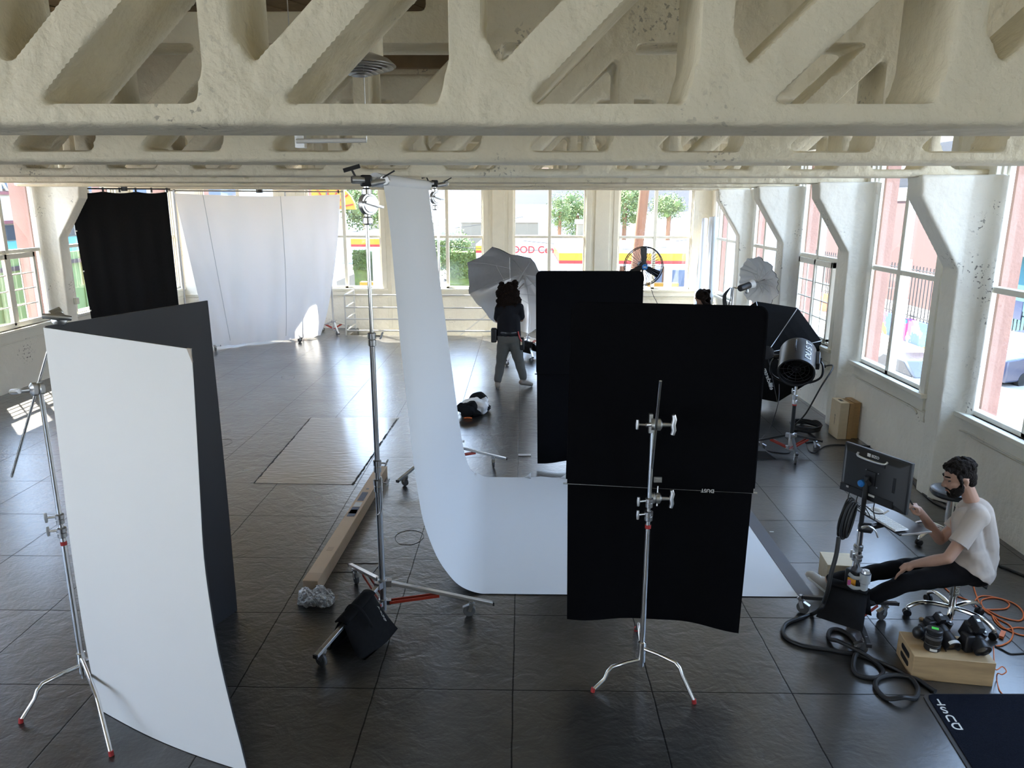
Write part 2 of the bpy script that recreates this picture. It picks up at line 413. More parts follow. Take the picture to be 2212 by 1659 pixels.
# thin-set patch of rougher concrete let into the slabs, with broken edges
def patch(name, pts, z=.004):
    mb = MB(); mb.prism([(p.x, p.y) for p in pts], (0, 0, -.004), (1, 0, 0), (0, 1, 0), (0, 0, 1), z + .004)
    return obj(name, mb, M['patch'], smooth=0)
M['patch'] = mat('trowelled concrete patch', (.11, .096, .08), .34, coat=1.0, noise=.2, nscale=3, bump=.8, bscale=6, stretch=(1, 3, 1))
M['groove'] = mat('shallow groove', (.05, .045, .04), .4)
M['crack'] = mat('crumbled joint', (.010, .009, .008), .8)
pp = [G(549, 1044), G(671, 903), G(862, 903), G(762, 1047)]
cp = [G(551, 1046)]
struct(patch('floor_patch', pp))
def jag(a, b, n=60, w=.016):
    mb = MB(); a, b = V(a), V(b); d = (b - a); s = V((-d.y, d.x, 0)).normalized(); L = []; R = []
    for i in range(n + 1):
        p = a + d * i / n; q = rnd.random(); L.append(p + s * w * rnd.uniform(.1, .9)); R.append(p - s * w * rnd.uniform(.1, .9))
    vs = []; fs = []
    for l, r in zip(L, R): vs += [(l.x, l.y, .0065), (r.x, r.y, .0065), (r.x, r.y, 0), (l.x, l.y, 0)]
    for i in range(n):
        o = i * 4
        for k in range(4): fs.append((o + k, o + (k + 1) % 4, o + 4 + (k + 1) % 4, o + 4 + k))
    fs.append((0, 1, 2, 3)); fs.append((n * 4, n * 4 + 1, n * 4 + 2, n * 4 + 3))
    mb.add(vs, fs); return mb
c1 = jag(pp[0], pp[1])
for q in (jag(pp[3], G(858, 905)),): c1.add(q.v, q.f)
struct(obj('floor_crack_line', c1, M['crack'], smooth=0))
def plate(c, rx, ry, name):
    mb = MB(); mb.tube([V(c) + V((rx * math.cos(a) * (1 + .05 * math.sin(3 * a)), ry * math.sin(a), .0)) for a in [2 * PI * k / 28 for k in range(28)]], .0035, 6, closed=True)
    return struct(obj(name, mb, M['groove']))
plate(G(884, 1161), .135, .16, 'floor_round_line'); plate(G(478, 957), .13, .17, 'floor_round_line')
rec = MB()
a, b_ = G(718, 1234), G(820, 1218)
for p, q in ((G(716, 1236), G(770, 1236)), (G(720, 1217), G(822, 1217)), (G(716, 1236), G(720, 1217)), (G(822, 1217), G(806, 1237))):
    rec.bar(p + V((0, 0, .002)), q + V((0, 0, .002)), .007, .003)
struct(obj('floor_hatch_line', rec, M['groove'], smooth=0))

def wall_with_openings(name, axis, c0, c1, u0, u1, z0, z1, ops, m, o0, o1):
    mb = MB(); ops = sorted(ops); x = u0
    def put(a, b, za, zb):
        if b - a > 1e-3 and zb - za > 1e-3:
            if axis == 'x': mb.bx(c0, c1, a, b, za, zb)
            else: mb.bx(a, b, c0, c1, za, zb)
    for a, b in ops:
        put(x, a, z0, z1); put(a, b, z0, o0); put(a, b, o1, z1); x = b
    put(x, u1, z0, z1)
    return struct(obj(name, mb, m, smooth=0))
wall_with_openings('wall_right', 'x', XR, XR + .16, YF, YB + .16, 0, ZC, win_r, M['wall'], WZ0, WZ1)
wall_with_openings('wall_left', 'x', XL - .16, XL, YF, YB + .16, 0, ZC, win_l, M['wall'], WZ0, WZ1)
wall_with_openings('wall_back', 'y', YB, YB + .16, XL, XR, -3.6, ZC, win_b, M['wall'], WZ0, WZ1)
ins = lambda L, d: [(a + d, b - d) for a, b in L]
wall_with_openings('wall_right_outside', 'x', XR + .16, XR + .33, YF, YB + .46, -4, ZC + 1.2, ins(win_r, .05), M['brick'], WZ0 - .06, WZ1)
wall_with_openings('wall_left_outside', 'x', XL - .46, XL - .16, YF, YB + .46, -4, ZC + 1.2, ins(win_l, .05), M['brick'], WZ0 - .06, WZ1)
wall_with_openings('wall_back_outside', 'y', YB + .16, YB + .46, XL - .16, XR + .16, -4, ZC + 1.2, ins(win_b, .05), M['brick'], WZ0 - .06, WZ1)
# the wall behind the balcony, with two windows
wall_with_openings('wall_front', 'y', YF - .16, YF, XL, XR, -.25, ZC, [(-8.2, -6.4), (-5.2, -3.6)], M['wall'], 1.0, 3.4)

# windows: casing, mullion, rail, glass
def window(n, axis, side, u0, u1, kind='plain', mull=True):
    c = {'r': XR, 'l': XL, 'b': YB}[side]; s = {'r': 1, 'l': -1, 'b': 1}[side]
    mid = (u0 + u1) / 2
    org = (c, mid, WZ0) if axis == 'x' else (mid, c, WZ0)
    root = bpy.data.objects.new('window_%d' % n, None); COL.objects.link(root); root.matrix_basis = Matrix.Translation(V(org)); root['kind'] = 'structure'
    fr, gl = MB(), MB()
    def put(mb, a, b, za, zb, d0, d1):               # depth measured outwards from the inner wall face
        x0, x1 = c + s * d0, c + s * d1; x0, x1 = min(x0, x1), max(x0, x1)
        if axis == 'x': mb.bx(x0, x1, a, b, za, zb)
        else: mb.bx(a, b, x0, x1, za, zb)
    w = .10
    put(fr, u0 - w, u0 + .02, WZ0 - .02, WZ1, -.035, .02); put(fr, u1 - .02, u1 + w, WZ0 - .02, WZ1, -.035, .02)
    put(fr, u0 - w - .03, u1 + w + .03, WZ0 - .05, WZ0, -.08, .10)
    put(fr, u0 - w, u1 + w, WZ0 - .20, WZ0 - .05, -.03, .0)
    for a, b in ((u0, u0 + .045), (u1 - .045, u1)):
        put(fr, a, b, WZ0, WZ1, .02, .12)
    for a, b in ((u0 + .045, u0 + .075), (u1 - .075, u1 - .045)):
        put(fr, a, b, WZ0, WZ1, .06, .12)
    put(fr, mid - .04, mid + .04, WZ0, WZ1, .02, .12)
    put(fr, u0, u1, WRAIL - .03, WRAIL + .03, .03, .12)
    put(fr, u0, u1, WZ0, WZ0 + .05, .02, .12)
    if kind == 'paned':                               # later sliding sash with small panes in the lower half
        a, b = u0 + .22, u1 - .22
        if side == 'l': a, b = u0 + .10, u1 - .30
        for p, q in ((a, a + .06), (b - .06, b), ((a + b) / 2 - .03, (a + b) / 2 + .03)): put(fr, p, q, WZ0 + .05, WRAIL - .03, -.005, .06)
        put(fr, a, b, WRAIL - .12, WRAIL - .03, -.005, .06); put(fr, a, b, WZ0 + .02, WZ0 + .10, -.005, .06)
        h0, h1 = WZ0 + .10, WRAIL - .12
        for k in (1, 2, 3):
            z = h0 + (h1 - h0) * k / 4; put(fr, a, b, z - .009, z + .009, .015, .04)
        for p in (a + (b - a) * .25, a + (b - a) * .75): put(fr, p - .008, p + .008, h0, h1, .015, .04)
    put(gl, u0 + .045, u1 - .045, WZ0 + .02, WZ1, .085, .089)
    obj('window_frame', fr, M['trimp'], root, bevel=.006)
    obj('window_pane', gl, M['glass'], root, smooth=0)
    return root
k = 1
for i, (a, b) in enumerate(win_r): window(k, 'x', 'r', a, b, 'paned' if i == 4 else 'plain'); k += 1
for i, (a, b) in enumerate(win_l): window(k, 'x', 'l', a, b, 'paned' if i == 4 else 'plain'); k += 1
for a, b in win_b: window(k, 'y', 'b', a, b); k += 1

# flat pilaster boards between the end windows, wainscot boards below them
tb = MB()
edges = [(-6.02, -5.50), (-3.43, -2.93), (-.88, -.385), (1.655, 2.205)]
for a, b in edges:
    tb.bx(a + .10, b - .10, YB - .05, YB, .0, ZC); tb.bx(a + .0, b, YB - .02, YB, .0, ZC)
for z in (.84, .80): tb.bx(XL, XR, YB - .03, YB, z - .008, z + .008)
struct(obj('trim_1', tb, M['trimp'], bevel=.004))
# long sill ledges on the side walls
tb = MB()
for z in (.80,): 
    tb.bx(XR - .02, XR, YF, YB, z - .015, z); tb.bx(XL, XL + .02, YF, YB, z - .03, z)
struct(obj('trim_2', tb, M['trimp'], smooth=0))

# columns with haunches that carry the trusses
def column(side, y, i):
    s = -1 if side == 'r' else 1; xw = XR if side == 'r' else XL
    f = lambda d: xw + s * d
    mb = MB()
    prof = [(-.02, 0), (.165, 0), (.21, 2.48), (.67, 3.19), (.69, 3.40), (-.02, 3.40)]
    mb.prism([(f(d), z) for d, z in prof], (0, y, 0), (1, 0, 0), (0, 0, 1), (0, 1, 0), .29)
    # coved plaster where the haunch runs into the wall on the camera side
    cv = [(0, 0), (.10, 0)] + [(.10 * (1 - math.sin(t)), -.18 * (1 - math.cos(t))) for t in [PI / 2 * q / 6 for q in range(1, 7)]]
    for z0, z1, kx in ((0, 3.40, 1.0),):
        mb.prism([(f(a * kx), b) for a, b in [(-.02, .01), (.20, .01), (.14, -.025), (.085, -.065), (.045, -.12), (.02, -.19), (-.02, -.25)]], (0, y, z0), (1, 0, 0), (0, 1, 0), (0, 0, 1), z1 - z0)
    return struct(obj('column', voxel(mb, .018, 3), M['wall'], smooth=60))
for i, y in enumerate((2.4, 5.0, 7.6, 10.2, 12.8, 15.4)): column('r', y, i)
for i, y in enumerate((3.15, 5.75, 8.35, 10.95, 13.55)): column('l', y, i)

# roof trusses of painted concrete: thin bottom chord, posts, diagonals, deep top chord
PIT, X0P = .845, .585
def truss(yb, vox, depth=.40, upper=None, x0=-8.66, x1=4.61, it=1):
    mb = MB(); yf = yb - depth; E = (0, yf, 0); U, Wd, D = (1, 0, 0), (0, 0, 1), (0, 1, 0)
    mb.prism([(x0, 3.385), (x1, 3.385), (x1, 3.452), (x0, 3.452)], E, U, Wd, D, depth)
    mb.prism([(x0, 3.375), (x1, 3.375), (x1, 3.40), (x0, 3.40)], (0, yf + .03, 0), U, Wd, D, depth - .06)
    top = upper or [(x0, x1, 4.10, ZC + .02)]
    for a, b, za, zb in top: mb.prism([(a, za), (b, za), (b, zb), (a, zb)], E, U, Wd, D, depth)
    k0 = int((x0 - X0P) / PIT); 
    for k in range(k0, 6):
        x = X0P + k * PIT
        if x > x1 - .2 or x < x0: continue
        mb.prism([(x, 3.42), (x + .115, 3.42), (x + .115, 4.14), (x, 4.14)], E, U, Wd, D, depth)
        mb.prism([(x - .04, 3.44), (x + .29, 3.44), (x + .20, 3.53), (x + .13, 3.66), (x + .10, 3.70), (x, 3.60)], E, U, Wd, D, depth)
        if x + PIT < x1:
            a, b = V((x + .16, 3.46)), V((x + PIT + .02, 4.14)); d = (b - a).normalized(); n = V((-d.y, d.x)) * .074
            mb.prism([tuple(a - n), tuple(b - n), tuple(b + n), tuple(a + n)], E, U, Wd, D, depth)
    return obj('roof_truss_beam', voxel(mb, vox, it), M['truss'], smooth=50)
tl = ['nearest cream concrete truss, its diagonals filling the top edge', 'second cream concrete truss behind the nearest one', 'third cream concrete truss, resting on the column by the big window',
      'fourth cream concrete truss', 'fifth cream concrete truss', 'last cream concrete truss in front of the end windows']
for i, (yb, vox) in enumerate(((3.10, .017), (5.44, .02), (8.05, .026), (10.65, .03), (13.25, .035), (15.85, .035))):
    up = None
    if i == 1: up = [(-8.66, -.62, 4.10, 4.29), (-.62, 4.61, 4.10, ZC + .02), (-1.95, -1.75, 4.1, 5.2)]
    if i == 2: up = [(-8.66, 4.61, 4.10, 4.33), (-.45, 4.61, 4.10, ZC + .02), (-8.66, -1.9, 4.1, ZC)]
    struct(truss(yb, vox, upper=up), tl[i])
# short stiffener bosses on the undersides of the first bays, ceiling slab and the timber roof over the light well
ce = MB()
ce.bx(-.50, XR + .4, YF, YB + .4, ZC, ZC + .2); ce.bx(XL - .4, -.50, YF, 5.35, ZC, ZC + .2); ce.bx(XL - .4, -.50, 10.2, YB + .4, ZC, ZC + .2)
for y in (6.4, 9.0): ce.bx(-.45, XR, y, y + .22, ZC - .12, ZC)
struct(obj('ceiling', ce, M['ceil'], smooth=0))
pk = MB()
for i in range(46):
    x = XL - 1 + i * .22
    pk.bar((x - 1.2, 5.2, 5.42 + (i % 2) * .012), (x + 1.6, 10.4, 5.42 + (i % 2) * .012), .21, .04)
pk.bx(XL - .4, -.3, 5.1, 5.3, ZC, 5.6); pk.bx(XL - .4, -.3, 10.15, 10.35, ZC, 5.6); pk.bx(-.52, -.3, 5.1, 10.3, ZC, 5.6); pk.bx(XL - .5, XL - .3, 5.1, 10.3, ZC, 5.6)
pk.bx(XL - .5, -.3, 5.1, 10.4, 5.46, 5.6)
for y in (6.6, 7.3): pk.bx(XL, -.5, y, y + .1, 5.2, 5.4)
struct(obj('ceiling_timber', pk, M['plank'], smooth=0))
hg = thing('hanging_pulley', 'small white pulley and cord hanging in the dark roof opening', 'pulley', (-.62, 6.6, 4.6))
h = MB(); h.tube([(-.78, 6.6, 5.2), (-.76, 6.6, 4.62)], .006, 6); h.tube([(-.76, 6.6, 4.62), (-.84, 6.6, 4.36)], .004, 6); h.tube([(-.76, 6.6, 4.62), (-.66, 6.6, 4.36)], .004, 6)
obj('cord', h, M['conduit'], hg); obj('block', MB().ball((-.76, 6.6, 4.62), (.02, .02, .05)), M['conduit'], hg)
obj('hanging_board', MB().bx(-.98, -.62, 6.55, 6.65, 4.32, 4.38), M['conduit'], hg)

# round ceiling diffuser on its duct, tube lamp behind the first truss
dc = PY(776, 150, 4.1)
t = thing('air_diffuser', 'round grey louvred air diffuser hanging under a cream duct', 'air vent', dc)
m = MB()
for j in range(6):
    r = .178 - .027 * j; z = .012 - .008 * j
    m.lathe([(r - .032, z + .008), (r, z - .003), (r, z - .005), (r - .032, z + .006)], 40, Matrix.Translation(dc), cap=False)
obj('louvre', m, M['alum'], t)
obj('dish', MB().lathe([(.03, .075), (.10, .07), (.155, .05), (.190, .020), (.190, .016), (.15, .04), (.03, .06)], 40, Matrix.Translation(dc)), M['steel'], t)
obj('duct', MB().cyl(dc + V((.02, .12, .05)), dc + V((.02, .12, .75)), .085, 28), M['truss'], t)
a, b_ = PY(640, 305, 4.15), PY(792, 303, 4.15)
t = thing('tube_lamp', 'long white tube lamp tucked behind the nearest truss', 'lamp', a)
obj('tube', MB().cyl(a, b_, .012, 14), M['white'], t)
for q in (a, b_): obj('hanger_rod', MB().cyl(q, V((q.x, q.y, 4.82)), .003, 6), M['alum'], t)
obj('bracket', MB().box(PY(650, 311, 4.2) + V((0, 0, .02)), (.05, .05, .08)), M['alum'], t)

# conduit and socket boxes along the window wall
cpts = [PX(1786, 792, XR - .03), PX(1800, 795, XR - .03), PX(1838, 806, XR - .03), PX(1880, 832, XR - .03), PX(1960, 874, XR - .03), PX(1976, 886, XR - .03), PX(1980, 894, XR - .03)]
t = thing('wall_conduit', 'cream conduit with clips running under the window by the wooden crates', 'conduit', cpts[0])
obj('pipe', MB().tube(smooth_path(cpts, 5), .011, 8), M['conduit'], t)
for q in (2, 4): obj('clip', MB().box(cpts[q] + V((.012, 0, 0)), (.03, .02, .035)), M['conduit'], t)
cpts = [PX(2008, 905, XR - .03), PX(2040, 923, XR - .03), PX(2080, 931, XR - .03), PX(2125, 952, XR - .03), PX(2250, 1020, XR - .03)]
t = thing('wall_conduit', 'cream conduit sloping along the wall behind the seated person', 'conduit', cpts[0])
obj('pipe', MB().tube(smooth_path(cpts, 5), .011, 8), M['conduit'], t); obj('clip', MB().box(cpts[3] + V((.012, 0, 0)), (.03, .02, .035)), M['conduit'], t)
def socket(q, lab, dx=0, side=-1):
    t = thing('socket_box', lab, 'socket', q)
    obj('box', MB().box(q, (.06, .085, .12)), M['conduit'], t, bevel=.006); obj('face_plate', MB().box(q + V((side * .033, 0, 0)), (.006, .07, .10)), M['trimp'], t, bevel=.002)
    return t
socket(PX(1998, 900, XR - .03), 'cream socket box on the column beside the seated person')
socket(PX(1790, 790, XR - .17), 'cream socket box on the column behind the black drum fan')
socket(PX(1668, 705, XR - .18), 'cream socket box on the column above the black softbox')
socket(PX(165, 650, XL + .22), 'cream socket box with two pipes low on the left column', side=1)
# ------------------------------------------------------------------ outside
SZ = -3.8
M['asph'] = mat('street asphalt', (.19, .18, .165), .9, noise=.1, nscale=1)
M['conc'] = mat('pale pavement', (.30, .28, .25), .9)
M['bwhite'] = mat('white stucco', (.46, .46, .45), .9, noise=.05)
M['bcream'] = mat('cream stucco', (.17, .15, .115), .9, noise=.05)
M['bgrey'] = mat('grey lilac hillside', (.042, .043, .052), .95, noise=.15, nscale=.06)
M['bgrey2'] = mat('pale grey render', (.15, .15, .155), .9)
M['bpink'] = mat('red brown brick building', (.085, .042, .04), .9, noise=.08)
M['bturq'] = mat('turquoise wall', (.03, .13, .17), .8)
M['yell'] = mat('yellow fascia', (.42, .22, .01), .5)
M['redf'] = mat('red fascia', (.34, .02, .02), .5)
M['whf'] = mat('white fascia', (.62, .64, .66), .5)
M['dark'] = mat('dark window', (.03, .033, .04), .3)
M['leaf'] = mat('tree leaves', (.10, .14, .04), .8, noise=.6, nscale=2)
M['hedge'] = mat('hedge leaves', (.08, .12, .025), .85, noise=.6, nscale=4)
M['trunk'] = mat('pole timber', (.17, .085, .045), .9, noise=.4, nscale=4, stretch=(3, 3, .4))
M['carw'] = mat('white car paint', (.60, .61, .63), .3)
M['cark'] = mat('black car paint', (.03, .035, .045), .25, coat=.6)
M['carb'] = mat('dark blue car paint', (.03, .04, .08), .25, coat=.6)
M['tyre'] = mat('tyre', (.015, .015, .015), .8)
M['greenw'] = mat('green corrugated metal', (.11, .21, .08), .6, noise=.2, nscale=2)
M['ltur'] = mat('teal awning', (.07, .22, .24), .7)
M['maroon'] = mat('maroon band', (.17, .05, .06), .7)
M['sblue'] = mat('blue grey sign', (.08, .11, .17), .6)
M['fence'] = mat('black iron fence', (.03, .03, .03), .6)
M['pinks'] = mat('pink poster', (.34, .06, .17), .6)
def graffiti():
    m = bpy.data.materials.new('painted mural'); m.use_nodes = True; nt = m.node_tree; b = nt.nodes['Principled BSDF']
    tc = nt.nodes.new('ShaderNodeTexCoord'); v = nt.nodes.new('ShaderNodeTexVoronoi'); v.inputs['Scale'].default_value = 1.1
    n = nt.nodes.new('ShaderNodeTexNoise'); n.inputs['Scale'].default_value = 1.4; n.inputs['Distortion'].default_value = 2.5
    ad = nt.nodes.new('ShaderNodeVectorMath'); nt.links.new(tc.outputs['Object'], n.inputs['Vector']); nt.links.new(tc.outputs['Object'], ad.inputs[0]); nt.links.new(n.outputs['Color'], ad.inputs[1])
    nt.links.new(ad.outputs[0], v.inputs['Vector']); r = nt.nodes.new('ShaderNodeValToRGB'); r.color_ramp.interpolation = 'CONSTANT'
    sp = nt.nodes.new('ShaderNodeSeparateColor'); nt.links.new(v.outputs['Color'], sp.inputs[0]); nt.links.new(sp.outputs[0], r.inputs[0])
    cols = [(0, (.03, .06, .24)), (.22, (.34, .19, .03)), (.38, (.30, .30, .29)), (.55, (.30, .05, .15)), (.7, (.04, .19, .24)), (.85, (.30, .06, .03))]
    el = r.color_ramp.elements; el[0].position = 0; el[0].color = (*cols[0][1], 1); el[1].position = cols[1][0]; el[1].color = (*cols[1][1], 1)
    for p, c in cols[2:]:
        q = el.new(p); q.color = (*c, 1)
    nt.links.new(r.outputs[0], b.inputs['Base Color']); b.inputs['Roughness'].default_value = .8
    return m
M['mural'] = graffiti()
struct(obj('street', MB().bx(-70, 90, -40, 150, SZ - .2, SZ), M['asph'], smooth=0))
pv = MB(); pv.bx(5.2, 9.0, -20, 26, SZ, SZ + .12); pv.bx(17.6, 19.4, 5, 90, SZ, SZ + .12); pv.bx(-40, 40, 33, 70, SZ, SZ + .03)
struct(obj('pavement', pv, M['conc'], smooth=0))
yl = MB()
for dx in (0, .25): yl.bx(13.2 + dx, 13.32 + dx, 0, 90, SZ, SZ + .01)
struct(obj('road_markings', yl, M['yell'], smooth=0))
def bld(name, lab, x0, x1, y0, y1, z1, m, z0=SZ, cat='building', extra=()):
    t = thing(name, lab, cat, ((x0 + x1) / 2, (y0 + y1) / 2, z0))
    obj('walls', MB().bx(x0, x1, y0, y1, z0, z1), m, t, smooth=0)
    obj('parapet', MB().bx(x0 - .1, x1 + .1, y0 - .1, y1 + .1, z1, z1 + .25), M['bwhite'], t, smooth=0)
    for nm, mb, mm in extra: obj(nm, mb, mm, t, smooth=0)
    return t
# grey hillside far behind
hl = MB()
def hill(u, v):
    x = -160 + 320 * u; return V((x, 150 + 40 * v, SZ + v * (26 + 4 * math.sin(x * .05)) + (0 if v < .9 else rnd.uniform(0, 1))))
hl.grid(hill, 60, 8)
struct(obj('hill', hl, M['bgrey']))
# across the junction: flat white roofs
def wz(x, y, Y): return PY(x, y, Y).z
win = lambda a, b, y, za, zb: MB().bx(a, b, y - .08, y, za, zb)
bld('warehouse', 'long white flat roofed warehouse seen through the end windows', -22, 12, 88, 100, wz(900, 447, 88), M['bwhite'], extra=[('door_panel', win(2, 5, 88, SZ, SZ + 3), M['dark']), ('vent', MB().bx(-6.4, -5.0, 90, 91, wz(900, 447, 88), wz(900, 432, 88)), M['bwhite']), ('vent', MB().bx(-12.6, -11.2, 90, 91, wz(900, 447, 88), wz(900, 432, 88)), M['bwhite'])])
bld('warehouse', 'cream building with a grey roof line below the white warehouse', -16, 1.5, 79, 85, wz(900, 480, 79), M['bcream'], extra=[('window_strip', win(-8.5, -6, 79, wz(900, 512, 79), wz(900, 503, 79)), M['dark'])])
bld('warehouse', 'white walled building right of the timber pole', 9.6, 19.2, 56, 70, wz(1400, 470, 56), M['bwhite'], extra=[('roof_step', MB().bx(8.2, 13.5, 54, 56, SZ, wz(1350, 500, 55)), M['bwhite'])])
bld('rooftop_unit', 'small beige rooftop unit behind the food store', 3.6, 4.9, 51, 52, wz(1215, 483, 51), M['bcream'], z0=wz(1085, 525, 48) + .26, cat='air unit')
# food store
Yf = 48
a, b_ = PY(1085, 525, Yf), PY(1300, 640, Yf)
t = bld('food_store', 'white food store front with red lettering above the umbrella', a.x, b_.x, Yf, Yf + 6, a.z, M['whf'], extra=[('shutter', MB().bx(a.x + 1, a.x + 4.2, Yf - .06, Yf, SZ, wz(1145, 562, Yf)), M['bwhite'])])
c = PY(1148, 540, Yf - .05)
text('lettering', 'FOOD Cent', .62, (c.x + .05, Yf - .06, c.z), (1, 0, 0), (0, 0, 1), M['redf'], t, .02)
# filling station canopies
def canopy(lab, xa, xb, Y, ya, yb, yc, yd):
    A, B = PY(xa, ya, Y), PY(xb, ya, Y); z = [wz((xa + xb) / 2, q, Y) for q in (ya, yb, yc, yd)]
    t = thing('station_canopy', lab, 'canopy', ((A.x + B.x) / 2, Y + 3, SZ))
    obj('roof_edge', MB().bx(A.x, B.x, Y, Y + 7, z[1], z[0]), M['whf'], t, smooth=0)
    obj('yellow_fascia', MB().bx(A.x, B.x, Y - .03, Y + 7.03, z[2], z[1]), M['yell'], t, smooth=0)
    obj('red_fascia', MB().bx(A.x, B.x, Y - .03, Y + 7.03, z[3], z[2]), M['redf'], t, smooth=0)
    obj('soffit', MB().bx(A.x, B.x, Y, Y + 7, z[3] - .12, z[3]), M['whf'], t, smooth=0)
    for x in (A.x + .8, B.x - .8): obj('post', MB().bx(x - .2, x + .2, Y + 2.5, Y + 2.9, SZ, z[3] - .1), M['whf'], t, smooth=0)
    return t
canopy('yellow and red banded canopy behind the pedestal fan', 1208, 1500, 40, 533, 547, 563, 570)
canopy('yellow and red banded canopy behind the tall stand pole', 757, 850, 40, 505, 516, 528, 533)
canopy('small yellow and red canopy end above the silver umbrella', 1028, 1060, 43.5, 528, 531, 541, 546)
def pump(q, lab):
    t = thing('fuel_pump', lab, 'fuel pump', (q.x, q.y, SZ))
    obj('body', MB().bx(q.x - .4, q.x + .4, q.y - .3, q.y + .3, SZ, SZ + 2.1), M['whf'], t, bevel=.05); obj('display', MB().bx(q.x - .3, q.x + .3, q.y - .33, q.y - .3, SZ + 1.3, SZ + 1.8), M['dark'], t, smooth=0)
    obj('cap', MB().bx(q.x - .45, q.x + .45, q.y - .32, q.y + .32, SZ + 2.1, SZ + 2.3), M['yell'], t, smooth=0)
pump(PY(795, 600, 44.6), 'white fuel pump under the canopy behind the tall stand pole')
pump(PY(1415, 600, 44.6), 'white fuel pump behind the pedestal fan')
pump(PY(1448, 600, 44.6), 'white fuel pump right of the pedestal fan')
# yellow and red roadside sign peeping over the white silk
s = PY(708, 410, 30)
t = thing('roadside_sign', 'yellow roadside sign with red rays peeping over the white silk', 'sign', (s.x, s.y, SZ))
pz = [(1.05 * math.cos(a) , .95 * math.sin(a)) for a in [PI * k / 12 for k in range(13)]]
obj('face', MB().prism(pz, (s.x, 30, s.z - .75), (1, 0, 0), (0, 0, 1), (0, 1, 0), .25), M['yell'], t, smooth=0)
rr = MB()
for k in range(7):
    a = PI * (k + .5) / 7; rr.bar((s.x + .2 * math.cos(a), 29.99, s.z - .75 + .2 * math.sin(a)), (s.x + 1.0 * math.cos(a), 29.99, s.z - .75 + .9 * math.sin(a)), .05, .04)
obj('red_rays', rr, M['redf'], t, smooth=0); obj('post', MB().cyl((s.x, 30.1, SZ), (s.x, 30.1, s.z - .7), .12), M['whf'], t)
# timber utility pole close to the end windows
q = PY(1378, 500, 27)
t = thing('utility_pole', 'brown timber utility pole behind the pedestal fan', 'utility pole', (q.x, 27, SZ))
q1 = PY(1390, 410, 27); q0 = PY(1375, 600, 27)
obj('pole', MB().tube([V((q0.x - .35, 27, SZ)), V((q1.x + .3, 27, 7.5))], [.20, .16], 14), M['trunk'], t)
obj('crossarm', MB().bar((q1.x - 1.2, 27, 6.8), (q1.x + 1.6, 27, 6.8), .1, .12), M['trunk'], t)
wr = MB()
for i, (xa, ya, xb, yb) in enumerate(((900, 527, 1500, 530), (760, 500, 1130, 468), (1130, 520, 1500, 516))):
    A, B = PY(xa, ya, 33 + i), PY(xb, yb, 33 + i); wr.tube([A.lerp(B, u) + V((0, 0, -.25 * 4 * u * (1 - u))) for u in [j / 12 for j in range(13)]], .012, 5)
obj('overhead_wires', wr, M['fence'], t)
# trees and hedges
def tree(lab, q, R, h, name='street_tree', m='leaf', trunk=True):
    t = thing(name, lab, 'tree', (q.x, q.y, SZ))
    mb = MB()
    for i in range(16):
        d = V((rnd.gauss(0, 1), rnd.gauss(0, 1), rnd.gauss(0, 1))).normalized() * rnd.uniform(.25, .85)
        mb.ball(q + V((d.x * R, d.y * R, d.z * h)), R * rnd.uniform(.12, .26), 8, 6)
    for i in range(2600):
        d = V((rnd.gauss(0, 1), rnd.gauss(0, 1), rnd.gauss(0, 1))).normalized() * rnd.uniform(.2, 1.0) ** .5 * (1 + .18 * math.sin(i * 1.7)); p = q + V((d.x * R, d.y * R, d.z * h))
        a = V((rnd.uniform(-1, 1), rnd.uniform(-1, 1), rnd.uniform(-1, 1))).normalized() * R * .055; b = a.orthogonal().normalized() * R * .035
        mb.add([p - a, p + b, p + a, p - b], [(0, 1, 2, 3)])
    obj('crown', mb, M[m], t, smooth=0)
    if trunk: obj('trunk', MB().tube([(q.x, q.y, SZ), (q.x + .1, q.y, q.z)], [.22, .12], 8), M['trunk'], t)
tree('pale green tree right of the timber pole', PY(1443, 446, 47.5), 1.1, .75)
tree('green tree left of the timber pole', PY(1348, 440, 50), 1.5, 1.5)
tree('green tree between the two end window piers', PY(1245, 465, 58.5), 1.5, 1.8)
tree('small green tree beside the store roof', PY(1207, 455, 56.0), .9, 1.2)
tree('yellow green tree behind the tall stand pole', PY(788, 440, 49.5), 1.8, 1.7)
tree('low green shrub tree behind the roll of white paper', PY(972, 545, 51.5), 1.7, 1.5)
def hedge(lab, xa, xb, ya, yb, Y):
    A, B = PY(xa, ya, Y), PY(xb, yb, Y); mb = MB(); mb.bx(A.x, B.x, Y, Y + 1.2, SZ, A.z)
    for i in range(500):
        p = V((rnd.uniform(A.x, B.x), Y - rnd.uniform(0, .1), rnd.uniform(B.z, A.z + .1))); a = V((rnd.uniform(-1, 1), -.3, rnd.uniform(-1, 1))).normalized() * .12; b = a.orthogonal().normalized() * .08
        mb.add([p - a, p + b, p + a, p - b], [(0, 1, 2, 3)])
    tag(obj('hedge', mb, M['hedge'], smooth=0), lab, 'hedge')
hedge('clipped hedge left of the silver umbrella', 966, 1028, 545, 600, 47.6)
hedge('clipped hedge behind the left fuel pump', 762, 800, 545, 582, 47.6)
hedge('clipped hedge beside the roll of white paper', 812, 842, 545, 582, 47.6)
